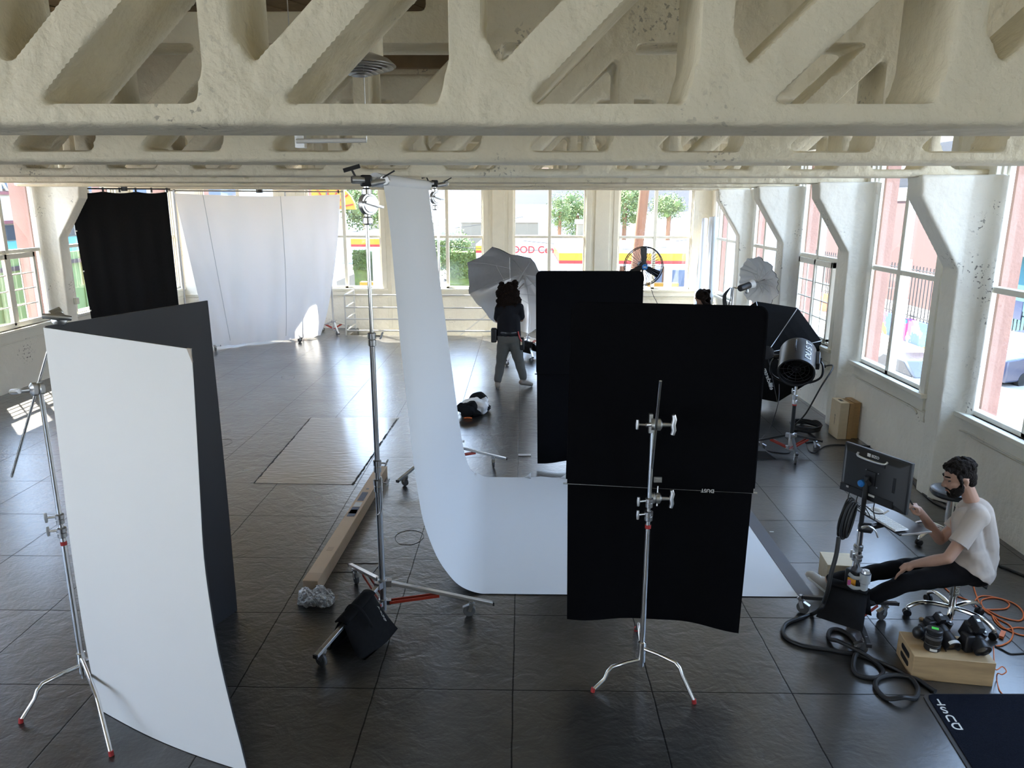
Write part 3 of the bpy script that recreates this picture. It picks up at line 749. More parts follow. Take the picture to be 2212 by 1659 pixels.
# vehicles
def car(name, lab, q, L, W, H, m, ang, cat='car'):
    t = thing(name, lab, cat, q); R = Matrix.Rotation(ang, 3, 'Z'); T = at(q, R)
    def P(prof, w, d0):
        mb = MB(); mb.prism(prof, (0, -w / 2, 0), (1, 0, 0), (0, 0, 1), (0, 1, 0), w); mb.v = [tuple(T @ V(v)) for v in mb.v]; return mb
    l = L / 2
    body = [(-l, .28), (l, .28), (l, .62 * H), (l * .55, .66 * H), (-l * .75, .66 * H), (-l, .60 * H)]
    cab = [(-l * .78, .64 * H), (l * .50, .64 * H), (l * .16, H), (-l * .48, H)]
    glass = [(-l * .70, .67 * H), (l * .42, .67 * H), (l * .14, .96 * H), (-l * .44, .96 * H)]
    obj('body', P(body, W, 0), m, t, bevel=.08); obj('cabin', P(cab, W * .86, 0), m, t, bevel=.08); obj('side_windows', P(glass, W * .88, 0), M['dark'], t, smooth=0)
    for sx in (-.62, .62):
        for sy in (-1, 1):
            w = MB(); w.cyl((sx * l, sy * (W / 2 - .2), .32), (sx * l, sy * (W / 2 + .01), .32), .32, 18); w.v = [tuple(T @ V(v)) for v in w.v]; obj('wheel', w, M['tyre'], t)
    for sy in (-.3, .3):
        w = MB(); w.box((l, sy * W, .5 * H), (.06, .35, .14)); w.v = [tuple(T @ V(v)) for v in w.v]; obj('headlamp', w, M['carw'], t)
    w = MB(); w.box((l + .01, 0, .46 * H), (.05, .8, .22)); w.v = [tuple(T @ V(v)) for v in w.v]; obj('grille', w, M['dark'], t)
g = PZ(1950, 850, SZ); car('sedan', 'black sedan passing outside the side window above the crates', (g.x + .2, g.y + .3, SZ), 4.7, 1.8, 1.45, M['cark'], PI / 2 + .05)
g = PZ(2225, 828, SZ); car('pickup', 'dark blue pickup nosing in at the right picture edge', (g.x + .35, g.y + .6, SZ), 5.4, 2.0, 1.9, M['carb'], PI + .35, 'pickup')
g = PZ(1000, 606, SZ); car('hatchback', 'white car parked beyond the hedge left of the silver umbrella', (g.x, g.y, SZ), 4.2, 1.8, 1.5, M['carw'], .5)
g = PZ(992, 590, SZ); car('hatchback', 'grey car parked behind the white car', (g.x, g.y, SZ), 4.2, 1.8, 1.5, M['bgrey'], .3)
# bus behind the fan
a, b_ = PY(1395, 575, 50), PY(1492, 640, 50)
t = thing('bus', 'white and blue bus under the canopy right of the fan', 'bus', ((a.x + b_.x) / 2, 50, SZ))
obj('body', MB().bx(a.x, b_.x, 50, 52.5, SZ + .4, SZ + 3.2), M['whf'], t, bevel=.1); obj('windows', MB().bx(a.x + .4, b_.x - .3, 49.95, 50, SZ + 1.5, SZ + 2.6), M['sblue'], t, smooth=0); obj('red_panel', MB().bx(a.x + .3, a.x + 2.2, 49.94, 50, SZ + .6, SZ + 1.2), M['redf'], t, smooth=0)
for x in (a.x + .8, b_.x - .8): obj('wheel', MB().cyl((x, 49.95, SZ + .5), (x, 50.3, SZ + .5), .5), M['tyre'], t)
# window-wall side: brick building, turquoise shop, fence, mural wall
bld('brick_building', 'long red brown brick building outside the side windows', 27, 36, 45.3, 95, wz(1900, 440, 45) + .2, M['bpink'], extra=[('red_lettering_band', MB().bx(26.9, 27, 46, 48.5, .6, 2.0), M['redf'])])
bld('tall_block', 'tall pale block beyond the brick building, seen at the top of the big right window', 46, 60, 15, 120, 15, M['bgrey2'], extra=[('window_band', MB().bx(45.9, 46, 18, 118, z, z + 1.3), M['dark']) for z in (2.0, 5.2, 8.4, 11.6)])  # unseen upper storeys added to block low sky light on the columns
bld('flat_roof_shop', 'cream flat roofed shop beyond the turquoise wall', 30, 38, 26, 43, 1.7, M['bcream'])
bld('turquoise_shop', 'turquoise shop wall outside the big window at the right edge', 27.5, 30, 22, 45, .35, M['bturq'], extra=[('pink_painting', MB().bx(27.42, 27.5, 40.2, 40.9, -.2, .3), M['pinks']), ('red_frame', MB().bx(27.42, 27.5, 37.0, 37.3, SZ, .3), M['redf']), ('awning', MB().bx(26.6, 27.5, 22, 45, .4, .55), M['bcream'])])
mw = thing('mural_wall', 'low wall with a colourful painted mural beside the street', 'wall mural', (19.6, 45, SZ))
obj('wall_block', MB().bx(19.5, 19.8, 33.5, 70, SZ, -2.55), M['mural'], mw, smooth=0)
def fence(lab, x, y0, y1, z0, z1, n):
    t = thing('iron_fence', lab, 'fence', (x, (y0 + y1) / 2, z0)); mb = MB()
    for i in range(n): y = y0 + (y1 - y0) * i / (n - 1); mb.bx(x - .02, x + .02, y - .02, y + .02, z0, z1)
    obj('pickets', mb, M['fence'], t, smooth=0); r = MB()
    for z in (z0 + .15, z1 - .2): r.bx(x - .025, x + .025, y0, y1, z - .03, z + .03)
    obj('rails', r, M['fence'], t, smooth=0)
fence('tall black iron fence on top of the mural wall', 19.65, 33.5, 62, -2.55, .1, 90)
fence('black iron fence across the street from the big right window', 21.6, 14, 33.2, SZ + .1, -1.4, 80)
t = thing('street_flag', 'dark blue banner with a pale disc hung on the iron fence', 'banner', PX(2176, 665, 21.5))
q = PX(2176, 665, 21.5); obj('cloth', MB().box(q, (.04, 2.0, .8)), M['carb'], t, smooth=0); obj('disc', MB().cyl(q + V((-.05, 0, 0)), q + V((-.02, 0, 0)), .22, 18), M['bcream'], t)
t = thing('street_sign_pole', 'white street sign pole in front of the mural', 'pole', PZ(1945, 740, SZ)); q = PZ(1945, 740, SZ)
obj('pole', MB().cyl(q, q + V((0, 0, 4.2)), .07, 10), M['whf'], t); obj('sign', MB().box(q + V((-.05, 0, 1.9)), (.03, .6, .7)), M['conc'], t, smooth=0)
# window side on the left: sign fascia, awning, green corrugated wall
X = -15.0
t = thing('shop_front', 'white shop front with blue sign board and maroon bands outside the left window', 'shop front', (X - 1, 22, SZ))
zz = lambda y: PX(30, y, X).z
obj('walls', MB().bx(X - 3, X, 8, 48, SZ, zz(380)), M['bwhite'], t, smooth=0)
obj('sign_board', MB().bx(X, X + .06, 14, 40, zz(409), zz(370)), M['sblue'], t, smooth=0)
for ya, yb in ((414, 421), (476, 483)): obj('maroon_band', MB().bx(X, X + .08, 10, 48, zz(yb), zz(ya)), M['maroon'], t, smooth=0)
obj('awning', MB().prism([(0, 0), (1.3, -.55), (1.3, -.65), (0, -.2)], (X, 10, zz(520)), (1, 0, 0), (0, 0, 1), (0, 1, 0), 38), M['ltur'], t, smooth=0)
obj('shop_window', MB().bx(X, X + .04, 10, 48, zz(518), zz(486)), M['bgrey'], t, smooth=0)
c = PX(38, 398, X + .08)
text('lettering', 'REG &', .62, c + V((0, .0, 0)), (0, 1, 0), (0, 0, 1), M['print'], t, .02)
X = -12.2
gw = thing('corrugated_fence', 'bright green corrugated metal fence outside the left window', 'fence', (X, 20, SZ)); mb = MB()
z1 = PX(40, 556, X).z
for i in range(150): y = 8 + i * .24; mb.bx(X - .05 - (i % 2) * .03, X - (i % 2) * .03, y, y + .24, SZ, z1)
obj('sheeting', mb, M['greenw'], gw, smooth=0); obj('rail', MB().bx(X, X + .05, 8, 44, z1 - .3, z1 - .2), M['bgrey'], gw, smooth=0)
struct(obj('street_lower_ledge', MB().bx(-11.6, -9.1, 0, 40, SZ, -.6), M['bcream'], smooth=0))
# ------------------------------------------------------------------ grip equipment builders
def grip_head(root, p, ax, out, size=1.0, name='grip_head', knob_dir=None):
    """disc clamp at p: discs stacked along ax, T-handle screw going out along ax"""
    ax = V(ax).normalized(); R = axes(ax); s = size
    g = MB().lathe([(.0, -.03 * s), (.03 * s, -.03 * s), (.032 * s, -.012 * s), (.026 * s, -.006 * s), (.032 * s, 0), (.032 * s, .018 * s), (.02 * s, .026 * s), (.012 * s, .03 * s), (.010 * s, .075 * s)], 20, at(p, R))
    h = obj(name, g, M['alum'], root)
    k = MB(); e = V(p) + ax * .085 * s; u = V(out).normalized(); u = (u - ax * u.dot(ax)).normalized()
    k.tube([e - u * .055 * s, e - u * .03 * s + ax * .006 * s, e, e + u * .03 * s + ax * .006 * s, e + u * .055 * s], [.011 * s, .013 * s, .014 * s, .013 * s, .011 * s], 10)
    obj('t_handle', k, M['alum'], h)
    return h
def tknob(root, p, d, up=(0, 0, 1), parent=None):
    d = V(d).normalized(); k = MB().cyl(V(p), V(p) + d * .055, .007, 8); e = V(p) + d * .055; u = V(up)
    k.tube([e - u * .03, e, e + u * .03], [.008, .011, .008], 8)
    return obj('tightening_knob', k, M['alum'], root)
def caster(root, g, hd, top, m=None):
    """swivel caster standing on g; hd = rolling direction; top = height of its stem"""
    hd = V(hd).normalized(); sd = V((-hd.y, hd.x, 0)); r = .048
    c = V(g) + V((0, 0, r)) - hd * .022
    f = MB()
    for s in (-1, 1): f.bar(c + sd * s * .019, V(g) + V((0, 0, top - .02)) + sd * s * .017 + hd * .0, .03, .004, up=sd)
    f.box(V(g) + V((0, 0, top - .015)), (.045, .045, .008)); f.lathe([(.024, 0), (.024, .012), (.014, .02), (.014, .035)], 14, Matrix.Translation(V(g) + V((0, 0, top - .012))))
    f.bar(c + hd * -.05 + V((0, 0, .03)), c + hd * .0 + V((0, 0, .05)), .03, .006)
    o = obj('caster', f, M['steel'], root)
    w = MB().lathe([(.012, -.013), (r - .006, -.013), (r, -.008), (r, .008), (r - .006, .013), (.012, .013)], 22, at(c, axes(sd)))
    obj('wheel', w, M['rubber'], o)
    return o
def rolling_stand(lab, c, feet, ends, pole, legm, name='rolling_stand', hub=.31, zleg=.14, brace=True, group=None, redm=None):
    """three square legs on casters with red braces; pole = [(z0, z1, radius, material)]"""
    c = V((c[0], c[1], 0)); t = thing(name, lab, 'light stand', c, group)
    for z0, z1, r, mm in pole: obj('pole', MB().cyl(c + V((0, 0, z0)), c + V((0, 0, z1)), r, 18), mm, t)
    hb = MB().lathe([(.030, -.035), (.036, -.03), (.036, .03), (.030, .035)], 18, Matrix.Translation(c + V((0, 0, hub))))
    lb_ = MB().lathe([(.028, -.03), (.034, -.025), (.034, .025), (.028, .03)], 18, Matrix.Translation(c + V((0, 0, hub - .16))))
    for f in feet:
        d = (V((f[0], f[1], 0)) - c); d.normalize(); hb.box(c + d * .045 + V((0, 0, hub)), (.05, .05, .05), Matrix.Rotation(math.atan2(d.y, d.x), 3, 'Z')); lb_.box(c + d * .04 + V((0, 0, hub - .16)), (.04, .04, .035), Matrix.Rotation(math.atan2(d.y, d.x), 3, 'Z'))
    obj('hub', hb, M['steel'], t); obj('lower_hub', lb_, M['steel'], t)
    for f, e in zip(feet, ends):
        f = V((f[0], f[1], 0)); d = (f - c).normalized(); L = (f - c).length
        zf = zleg; tip = c + d * (L + e); slope = (zf - hub) / L; tip.z = zf + slope * e
        p0 = c + d * .05 + V((0, 0, hub))
        obj('leg', MB().bar(p0, tip, .034, .026), legm, t, bevel=.003)
        obj('leg_end_cap', MB().bar(tip, tip + d * .012, .036, .028), M['black'], t)
        if brace:
            sd = V((-d.y, d.x, 0)); b0 = c + d * .05 + V((0, 0, hub - .16)); b1 = p0.lerp(tip, .48); b1.z -= .018
            bm_ = MB()
            for s in (-1, 1): bm_.bar(b0 + sd * .020 * s, b1 + sd * .020 * s, .006, .022)
            obj('brace', bm_, redm or M['red'], t)
        caster(t, f, sd if brace and rnd.random() < .5 else d, zf - .01)
    return t
def clutch_cap(root, c, z, r, knob=None, h=.07):
    g = MB().lathe([(r, 0), (r + .009, .006), (r + .009, h * .45), (r + .005, h * .5), (r + .011, h * .56), (r + .011, h - .006), (r, h)], 18, Matrix.Translation(V((c[0], c[1], z))))
    o = obj('collar', g, M['steel'], root)
    if knob is not None:
        d = V(knob).normalized(); p = V((c[0], c[1], z + h * .75)) + d * (r + .008); k = MB().cyl(p, p + d * .04, .006, 8); k.bar(p + d * .035 - V((0, 0, .02)), p + d * .055 + V((0, 0, .028)), .022, .008)
        obj('lever', k, M['alum'], o)
    return o
def c_stand(lab, c, feet, ztop, z1, r=(.0175, .0145, .0125), knob=(-1, -.3, 0), zl=(.20, .17, .23)):
    c = V((c[0], c[1], 0)); t = thing('c_stand', lab, 'grip stand', c)
    obj('column', MB().cyl(c + V((0, 0, .10)), c + V((0, 0, z1)), r[0], 18), M['chrome'], t)
    obj('riser', MB().cyl(c + V((0, 0, z1)), c + V((0, 0, ztop)), r[1], 16), M['chrome'], t)
    clutch_cap(t, c, z1 - .05, r[0]); clutch_cap(t, c, z1 + .04, r[1])
    tknob(t, c + V((0, 0, z1)) + V(knob).normalized() * .02, knob); tknob(t, c + V((0, 0, z1 + .09)) + V(knob).normalized() * .02, knob)
    obj('red_ring', MB().cyl(c + V((0, 0, z1 - .10)), c + V((0, 0, z1 - .075)), r[0] + .0015, 18), M['redrub'], t)
    obj('leg_collar', MB().lathe([(.02, -.10), (.026, -.095), (.026, .05), (.02, .055)], 18, Matrix.Translation(c + V((0, 0, .23)))), M['chrome'], t)
    for f, z in zip(feet, zl):
        f = V((f[0], f[1], 0)); d = (f - c); L = d.length; d.normalize()
        pts = [c + d * .02 + V((0, 0, z)), c + d * L * .30 + V((0, 0, z + .005)), c + d * L * .62 + V((0, 0, z + .0)), c + d * L * .70 + V((0, 0, z - .025)), c + d * L * .76 + V((0, 0, z - .075)), f + V((0, 0, .012))]
        o = obj('leg', MB().tube(pts, .0125, 12), M['chrome'], t)
        obj('foot', MB().tube([f + V((0, 0, .03)) - d * .006, f + V((0, 0, .002))], [.0145, .0145], 12), M['redrub'], o)
    return t
def gnd(x, y): p = G(x, y); return (p.x, p.y)

# ------------------------------------------------------------------ folding white and black foam boards
t = thing('v_flat', 'tall hinged foam board flat, white outside and black inside, standing at the left', 'foam board flat', G(215, 1535))
Lp = [(2.44, V((-2.672, 4.04, 0))), (1.80, V((-2.678, 4.03, 0))), (1.12, V((-2.70, 4.03, 0))), (.45, V((-2.70, 4.03, 0))), (.004, V((-2.668, 4.02, 0)))]
Rp = [(2.42, V((-1.625, 3.54, 0))), (1.95, V((-1.655, 3.56, 0))), (1.27, V((-1.690, 3.565, 0))), (.75, V((-1.660, 3.55, 0))), (.30, V((-1.595, 3.53, 0))), (.004, V((-1.535, 3.505, 0)))]
def prof(T, z):
    for (z0, a), (z1, b) in zip(T, T[1:]):
        if z <= z0 + 1e-6 and z >= z1 - 1e-6:
            return a.lerp(b, (z0 - z) / (z0 - z1))
    return T[-1][1] if z < T[-1][0] else T[0][1]
def sm(T, z): return (prof(T, min(z + .15, T[0][0])) + prof(T, z) * 2 + prof(T, max(z - .15, .004))) / 4
def panel_pt(u, v, off=0.0):
    z = .004 + v * 2.436; a, b = sm(Lp, z), sm(Rp, z); p = a.lerp(b, u); d = (b - a); n = V((d.y, -d.x, 0)).normalized()
    return V((p.x, p.y, z - .02 * u * v)) + n * (off + .035 * math.sin(PI * u) * (1 - v))
def sheet(P, th, nu, nv):                            # a slab between two offset copies of one surface
    mb = MB(); A = MB().grid(lambda u, v: P(u, v, 0), nu, nv); B = MB().grid(lambda u, v: P(u, v, -th), nu, nv)
    mb.add(A.v, A.f); mb.add(B.v, [tuple(reversed(f)) for f in B.f]); n = len(A.v)
    idx = lambda i, j: i * (nv + 1) + j
    ring = [idx(i, 0) for i in range(nu)] + [idx(nu, j) for j in range(nv)] + [idx(i, nv) for i in range(nu, 0, -1)] + [idx(0, j) for j in range(nv, 0, -1)]
    for q in range(len(ring)):
        a, b = ring[q], ring[(q + 1) % len(ring)]; mb.f.append((a, b, b + n, a + n))
    return mb
obj('white_face', sheet(panel_pt, .003, 14, 30), M['foamw'], t, label='white face of the near board')
obj('black_back', sheet(lambda u, v, o: panel_pt(u, v, o - .003), .010, 14, 30), M['foamb'], t, label='black inner face of the near board')
A, B = V((-2.672, 4.06, 0)), V((-2.235, 5.20, 0))
def far_pt(u, v, off=0.0):
    d = (B - A).normalized(); n = V((d.y, -d.x, 0)); p = A.lerp(B, u); z = .004 + v * 2.44
    return V((p.x, p.y, z)) + n * (off + .01 * math.sin(PI * v)) + d * .03 * u * (1 - v) * 0
obj('black_panel', sheet(far_pt, .010, 8, 20), M['foamb'], t)
obj('white_outer_face', sheet(lambda u, v, o: far_pt(u, v, o - .010), .003, 8, 20), M['foamw'], t)
cn = panel_pt(1, 1); obj('taped_corner', MB().prism([(-.03, 0), (0, 0), (0, -.07)], cn + V((0, -.004, .003)), (Rp[0][1] - Lp[0][1]).normalized(), (0, 0, 1), (0, 1, 0), .015), M['shirt'], t)

cs = c_stand('chrome grip stand clamped to the tall white foam board at the left', (-2.86, 4.21), [gnd(45, 1562), gnd(241, 1633), (-2.42, 4.62)], 2.03, 1.14, zl=(.19, .245, .215))
h1 = PY(78, 840, 4.20)
grip_head(cs, h1, (-.62, -.78, .05), (.8, -.5, .15), 1.25)
a0, a1 = PY(25, 1030, 4.30), PY(128, 672, 4.20)
obj('arm', MB().cyl(a0, a1, .008, 12), M['chrome'], cs)
h2 = PY(128, 690, 4.16)
grip_head(cs, h2 + V((.0, -.0, 0)), (.45, -.85, .25), (.9, .4, -.15), 1.25, name='clamp_head'); obj('clamp_body', MB().lathe([(.02, -.03), (.034, -.028), (.034, .03), (.02, .034)], 18, at(h2 + V((-.03, .03, .025)), axes((.6, .6, .3)))), M['alum'], cs)

# ------------------------------------------------------------------ white paper sweep and its two rolling stands
NEAR = [(-1.012, 3.258), (-.968, 2.916), (-.928, 2.408), (-.889, 1.878), (-.852, 1.322), (-.821, .90), (-.786, .62), (-.70, .345), (-.60, .175), (-.50, .07), (-.36, .012), (-.2, .006), (.4, .006), (1.4, .006), (2.36, .006)]
FAR = [(-1.022, 3.29), (-.965, 2.75), (-.918, 2.322), (-.862, 1.86), (-.807, 1.389), (-.75, .90), (-.69, .42), (-.645, .20), (-.60, .10), (-.54, .045), (-.46, .014), (-.3, .006), (.35, .006), (1.38, .006), (2.36, .006)]
ns = smooth_path([V((x, 0, z)) for x, z in NEAR], 6); fs_ = smooth_path([V((x, 0, z)) for x, z in FAR], 6); NP = len(ns) - 1
def sweep(u, v, off=0.0):
    i = u * NP; k = min(int(i), NP - 1); f = i - k
    a = ns[k].lerp(ns[k + 1], f); b = fs_[k].lerp(fs_[k + 1], f); p = a.lerp(b, v)
    z = p.z
    ripple = .012 * math.sin(v * 9 + 1) * max(0, min(1, (3.0 - z) / 1.5)) * min(1, z * 2)
    edge = .03 * math.exp(-((v) / .03) ** 2) * max(0, min(1, (z - .3))) * min(1, max(0, (3.1 - z)))
    curl = .02 * max(0, (v - .97) / .03) * (1 if z < .05 else 0) * max(0, math.sin(p.x * 9) ** 7)
    return V((p.x + ripple - edge, 5.49 + 2.66 * v, max(z + curl, .004) + off))
bd = thing('paper_backdrop', 'wide white paper sweep hanging from a roll and running out over the floor', 'paper backdrop', (-.4, 6.8, 0))
P_ = MB().grid(lambda u, v: sweep(u, v), NP, 36); o = obj('paper_sheet', P_, M['paper'], bd, smooth=60)
tp = MB().box((2.325, 6.82, .0075), (.13, 2.70, .004)); obj('floor_tape', tp, M['tape'], bd, smooth=0)
obj('paper_roll', MB().cyl((-1.045, 5.38, 3.275), (-1.045, 8.25, 3.30), .05, 24), M['paper'], bd)
obj('core_tube', MB().cyl((-1.045, 5.22, 3.274), (-1.045, 8.40, 3.302), .019, 16), M['alum'], bd)
for x, y in ((.0, 8.16), (.42, 8.15)):
    c = MB(); c.grid(lambda u, v: V((x + .10 * u, y - .06 * u, .006 + .08 * math.sin(PI * u * .5) * v * u)), 6, 2); obj('curled_edge', c, M['paper'], bd, solid=.001)

pc = (-1.06, 5.10)
fs1 = rolling_stand('tall steel rolling stand with red braces holding the near end of the paper roll', pc, [gnd(768, 1258), gnd(1020, 1330), gnd(700, 1440)], [.12, .16, .07],
    [(.08, 1.10, .0235, M['steel']), (1.10, 2.16, .019, M['steel']), (2.16, 3.02, .0145, M['chrome'])], M['alum'])
for z, r in ((1.05, .0235), (1.20, .019), (2.14, .019)): clutch_cap(fs1, pc, z, r, knob=(1, -.2, 0), h=.10)
def roller_head(root, c, z, sc=1.0, dark=False):
    c = V((c[0], c[1], z)); d = V((.75, -.66, .0)).normalized()
    obj('head_spigot', MB().lathe([(.020, -.12), (.034, -.11), (.034, -.075), (.022, -.065), (.022, -.04)], 18, Matrix.Translation(c)), M['chrome'], root)
    w = obj('drum', MB().lathe([(.03, -.03), (.066, -.028), (.073, -.020), (.073, .010), (.068, .018), (.056, .018), (.052, .024), (.0, .024)], 28, at(c + V((.012, 0, .015)), axes(d))), M['alum'], root)
    k = MB(); e = c + V((.012, 0, .015)) + d * .042; s = V((.66, .75, -.25)).normalized(); k.bar(e - s * .06, e + s * .085, .014, .024, up=d); obj('drum_handle', k, M['steel'], w)
    obj('yoke', MB().lathe([(.022, .07), (.034, .08), (.034, .11), (.02, .12), (.02, .14)], 18, Matrix.Translation(c)), M['chrome'], root)
    q = c + V((0, 0, .165))
    obj('clamp_jaw', MB().box(q + V((.0, 0, 0)), (.075, .055, .075), Matrix.Rotation(.3, 3, 'Z')), M['black'], root, bevel=.012)
    b = MB().cyl(q + V((-.085, -.04, .006)), q + V((-.01, -.01, .004)), .026, 18); obj('clamp_barrel', b, M['alum'], root)
    obj('barrel_bore', MB().cyl(q + V((-.088, -.041, .006)), q + V((-.083, -.039, .006)), .021, 18), M['black'], root)
    k = MB().cyl(q + V((-.06, -.03, .02)), q + V((-.085, -.04, .075)), .007, 8); k.bar(q + V((-.135, -.05, .062)), q + V((-.03, -.03, .093)), .03, .026); obj('clamp_handle', k, M['black'], root)
    k = MB().cyl(q + V((.03, .0, -.02)), q + V((.12, .03, .0)), .024, 14); k.lathe([(.03, -.02), (.036, 0), (.03, .02)], 16, at(q + V((.12, .03, .005)), axes((0, 1, 0)))); obj('roller_clamp', k, M['alum'], root)
    k = MB().bar(q + V((.11, 0, .02)), q + V((.19, .01, .065)), .012, .010); obj('lock_lever', k, M['black'], root)
roller_head(fs1, (-1.045, 5.06), 3.095)
ck = PY(826, 1000, 5.05); k = MB().tube(smooth_path([PY(823, 1030, 5.06), PY(825, 1080, 5.05), PY(823, 1105, 5.05), PY(815, 1112, 5.05)], 5), .006, 8); obj('lock_hook', k, M['alum'], fs1)
bs = rolling_stand('steel rolling stand holding the far end of the paper roll', (-.955, 8.42), [gnd(1065, 1008), gnd(878, 1050), (-.80, 9.05)], [.16, .14, .1],
    [(.08, 1.10, .0235, M['steel']), (1.10, 2.16, .019, M['steel']), (2.16, 3.06, .0145, M['chrome'])], M['alum'])
roller_head(bs, (-.99, 8.46), 3.16)

# sandbag hung over the front leg
def sandbag(lab, p, d, side, drop, w, m, cat='sandbag'):
    """saddle bag: two filled pouches hanging either side of a leg running along d through p"""
    d = V(d).normalized(); s = V(side).normalized(); p = V(p); t = thing('sandbag', lab, cat, (p.x, p.y, 0))
    for sg, nm in ((1, 'pouch'), (-1, 'pouch')):
        def P(u, v, off=0.0):
            y = (u - .5) * w; flare = 1 + .18 * v
            out = .03 + drop * (.30 * v + .30 * v * v) * (1 if sg > 0 else .5); z = -drop * (v ** 1.1) * .9
            fat = .055 * math.sin(PI * min(v * 1.02, 1)) * (math.sin(PI * u) ** .5)
            q = p + d * y * flare + s * sg * out + V((0, 0, .02 + z))
            n = (s * sg * .8 + V((0, 0, .5))).normalized()
            q = q + n * (fat if off == 0 else -fat * .8 - .006); q.z = max(q.z, .006)
            return q
        obj(nm, sheet(P, 1.0, 12, 12), m, t, smooth=60)
    sd = MB().grid(lambda u, v: p + d * (u - .5) * w + s * .05 * (2 * v - 1) + V((0, 0, .028 + .016 * (1 - (2 * v - 1) ** 2))), 8, 6); obj('saddle_strap', sd, m, t, solid=.012)
    return t
lg0 = V((-1.06, 5.10, .31)); lf = V((*gnd(700, 1440), .14)); d = (lf - lg0).normalized(); pb = lg0.lerp(lf, .47)
sb = sandbag('black sandbag with white letters draped over the front leg of the tall stand', pb + V((0, 0, .01)), d, (.92, -.36, 0), .30, .34, M['drape'])
hd = MB().tube(smooth_path([pb + V((-.07, -.02, .03)), pb + V((-.03, -.03, .075)), pb + V((.05, -.06, .06)), pb + V((.14, -.10, -.06))], 5), .014, 8, flat=.4); obj('handle', hd, M['drape'], sb)
a, b_ = PY(817, 1313, 4.73), PY(829, 1336, 4.68)
ld = (b_ - a); rt = V((.80, -.28, -.55))
for ch, f in zip('TSUD', (0, .38, .72, 1.05)):
    o_ = a.lerp(b_, f) + V((.012, -.03, .015)); text('lettering', ch, .031, o_, -V((.75, -.5, 0)), -ld, M['print'], sb, .001)

# ------------------------------------------------------------------ cardboard box with plastic wrap
b0, b1 = V((*gnd(672, 1285), 0)), V((*gnd(826, 1028), 0)); d = (b1 - b0).normalized(); s = V((d.y, -d.x, 0)); W_ = .125
bx = thing('long_carton', 'long narrow cardboard box lying behind the tall rolling stand', 'cardboard box', b0)
cb = MB().bar(b0 + V((0, 0, W_ / 2)), b1 + V((0, 0, W_ / 2)), W_, W_); obj('carton', cb, M['card'], bx, bevel=.004)
top = lambda f, off=0: b0.lerp(b1, f) + V((0, 0, W_ + .0012)) + s * off
def sticker(f0, f1, wd, m, nm):
    obj(nm, MB().bar(top(f0), top(f1), wd, .0015), m, bx, smooth=0)
sticker(.56, .60, .07, M['label'], 'address_label'); sticker(.615, .70, .065, M['pic'], 'tape_arrow'); sticker(.47, .555, .075, M['pic'], 'picture_label'); sticker(.495, .53, .07, M['label'], 'picture_label')
sticker(.0, .05, .125, M['cardd'], 'packing_tape'); sticker(.20, .225, .05, M['cardd'], 'printed_mark')
obj('hand_hole', MB().cyl(top(.735), top(.735) + V((0, 0, .001)), .018, 14), M['black'], bx)
wp = MB(); c0 = b0 - d * .10 + V((0, 0, .06))
for i in range(22):
    q = c0 - d * rnd.uniform(-.05, .13) + s * rnd.uniform(-.06, .20) + V((0, 0, rnd.uniform(-.03, .03))); wp.ball(q, rnd.uniform(.030, .055), 9, 6)
me = voxel(wp, .013, 3); 
for v in me.vertices:
    n = math.sin(v.co.x * 130 + v.co.z * 90) * math.sin(v.co.y * 110) * .007; v.co += V((n, -n, n * .8)) + V((rnd.uniform(-1, 1), rnd.uniform(-1, 1), rnd.uniform(-1, 1))) * .006; v.co.z = max(v.co.z, .003)
tag(obj('plastic_wrap', me, M['film'], smooth=0), 'crumpled clear plastic bag at the end of the long cardboard box', 'plastic bag')

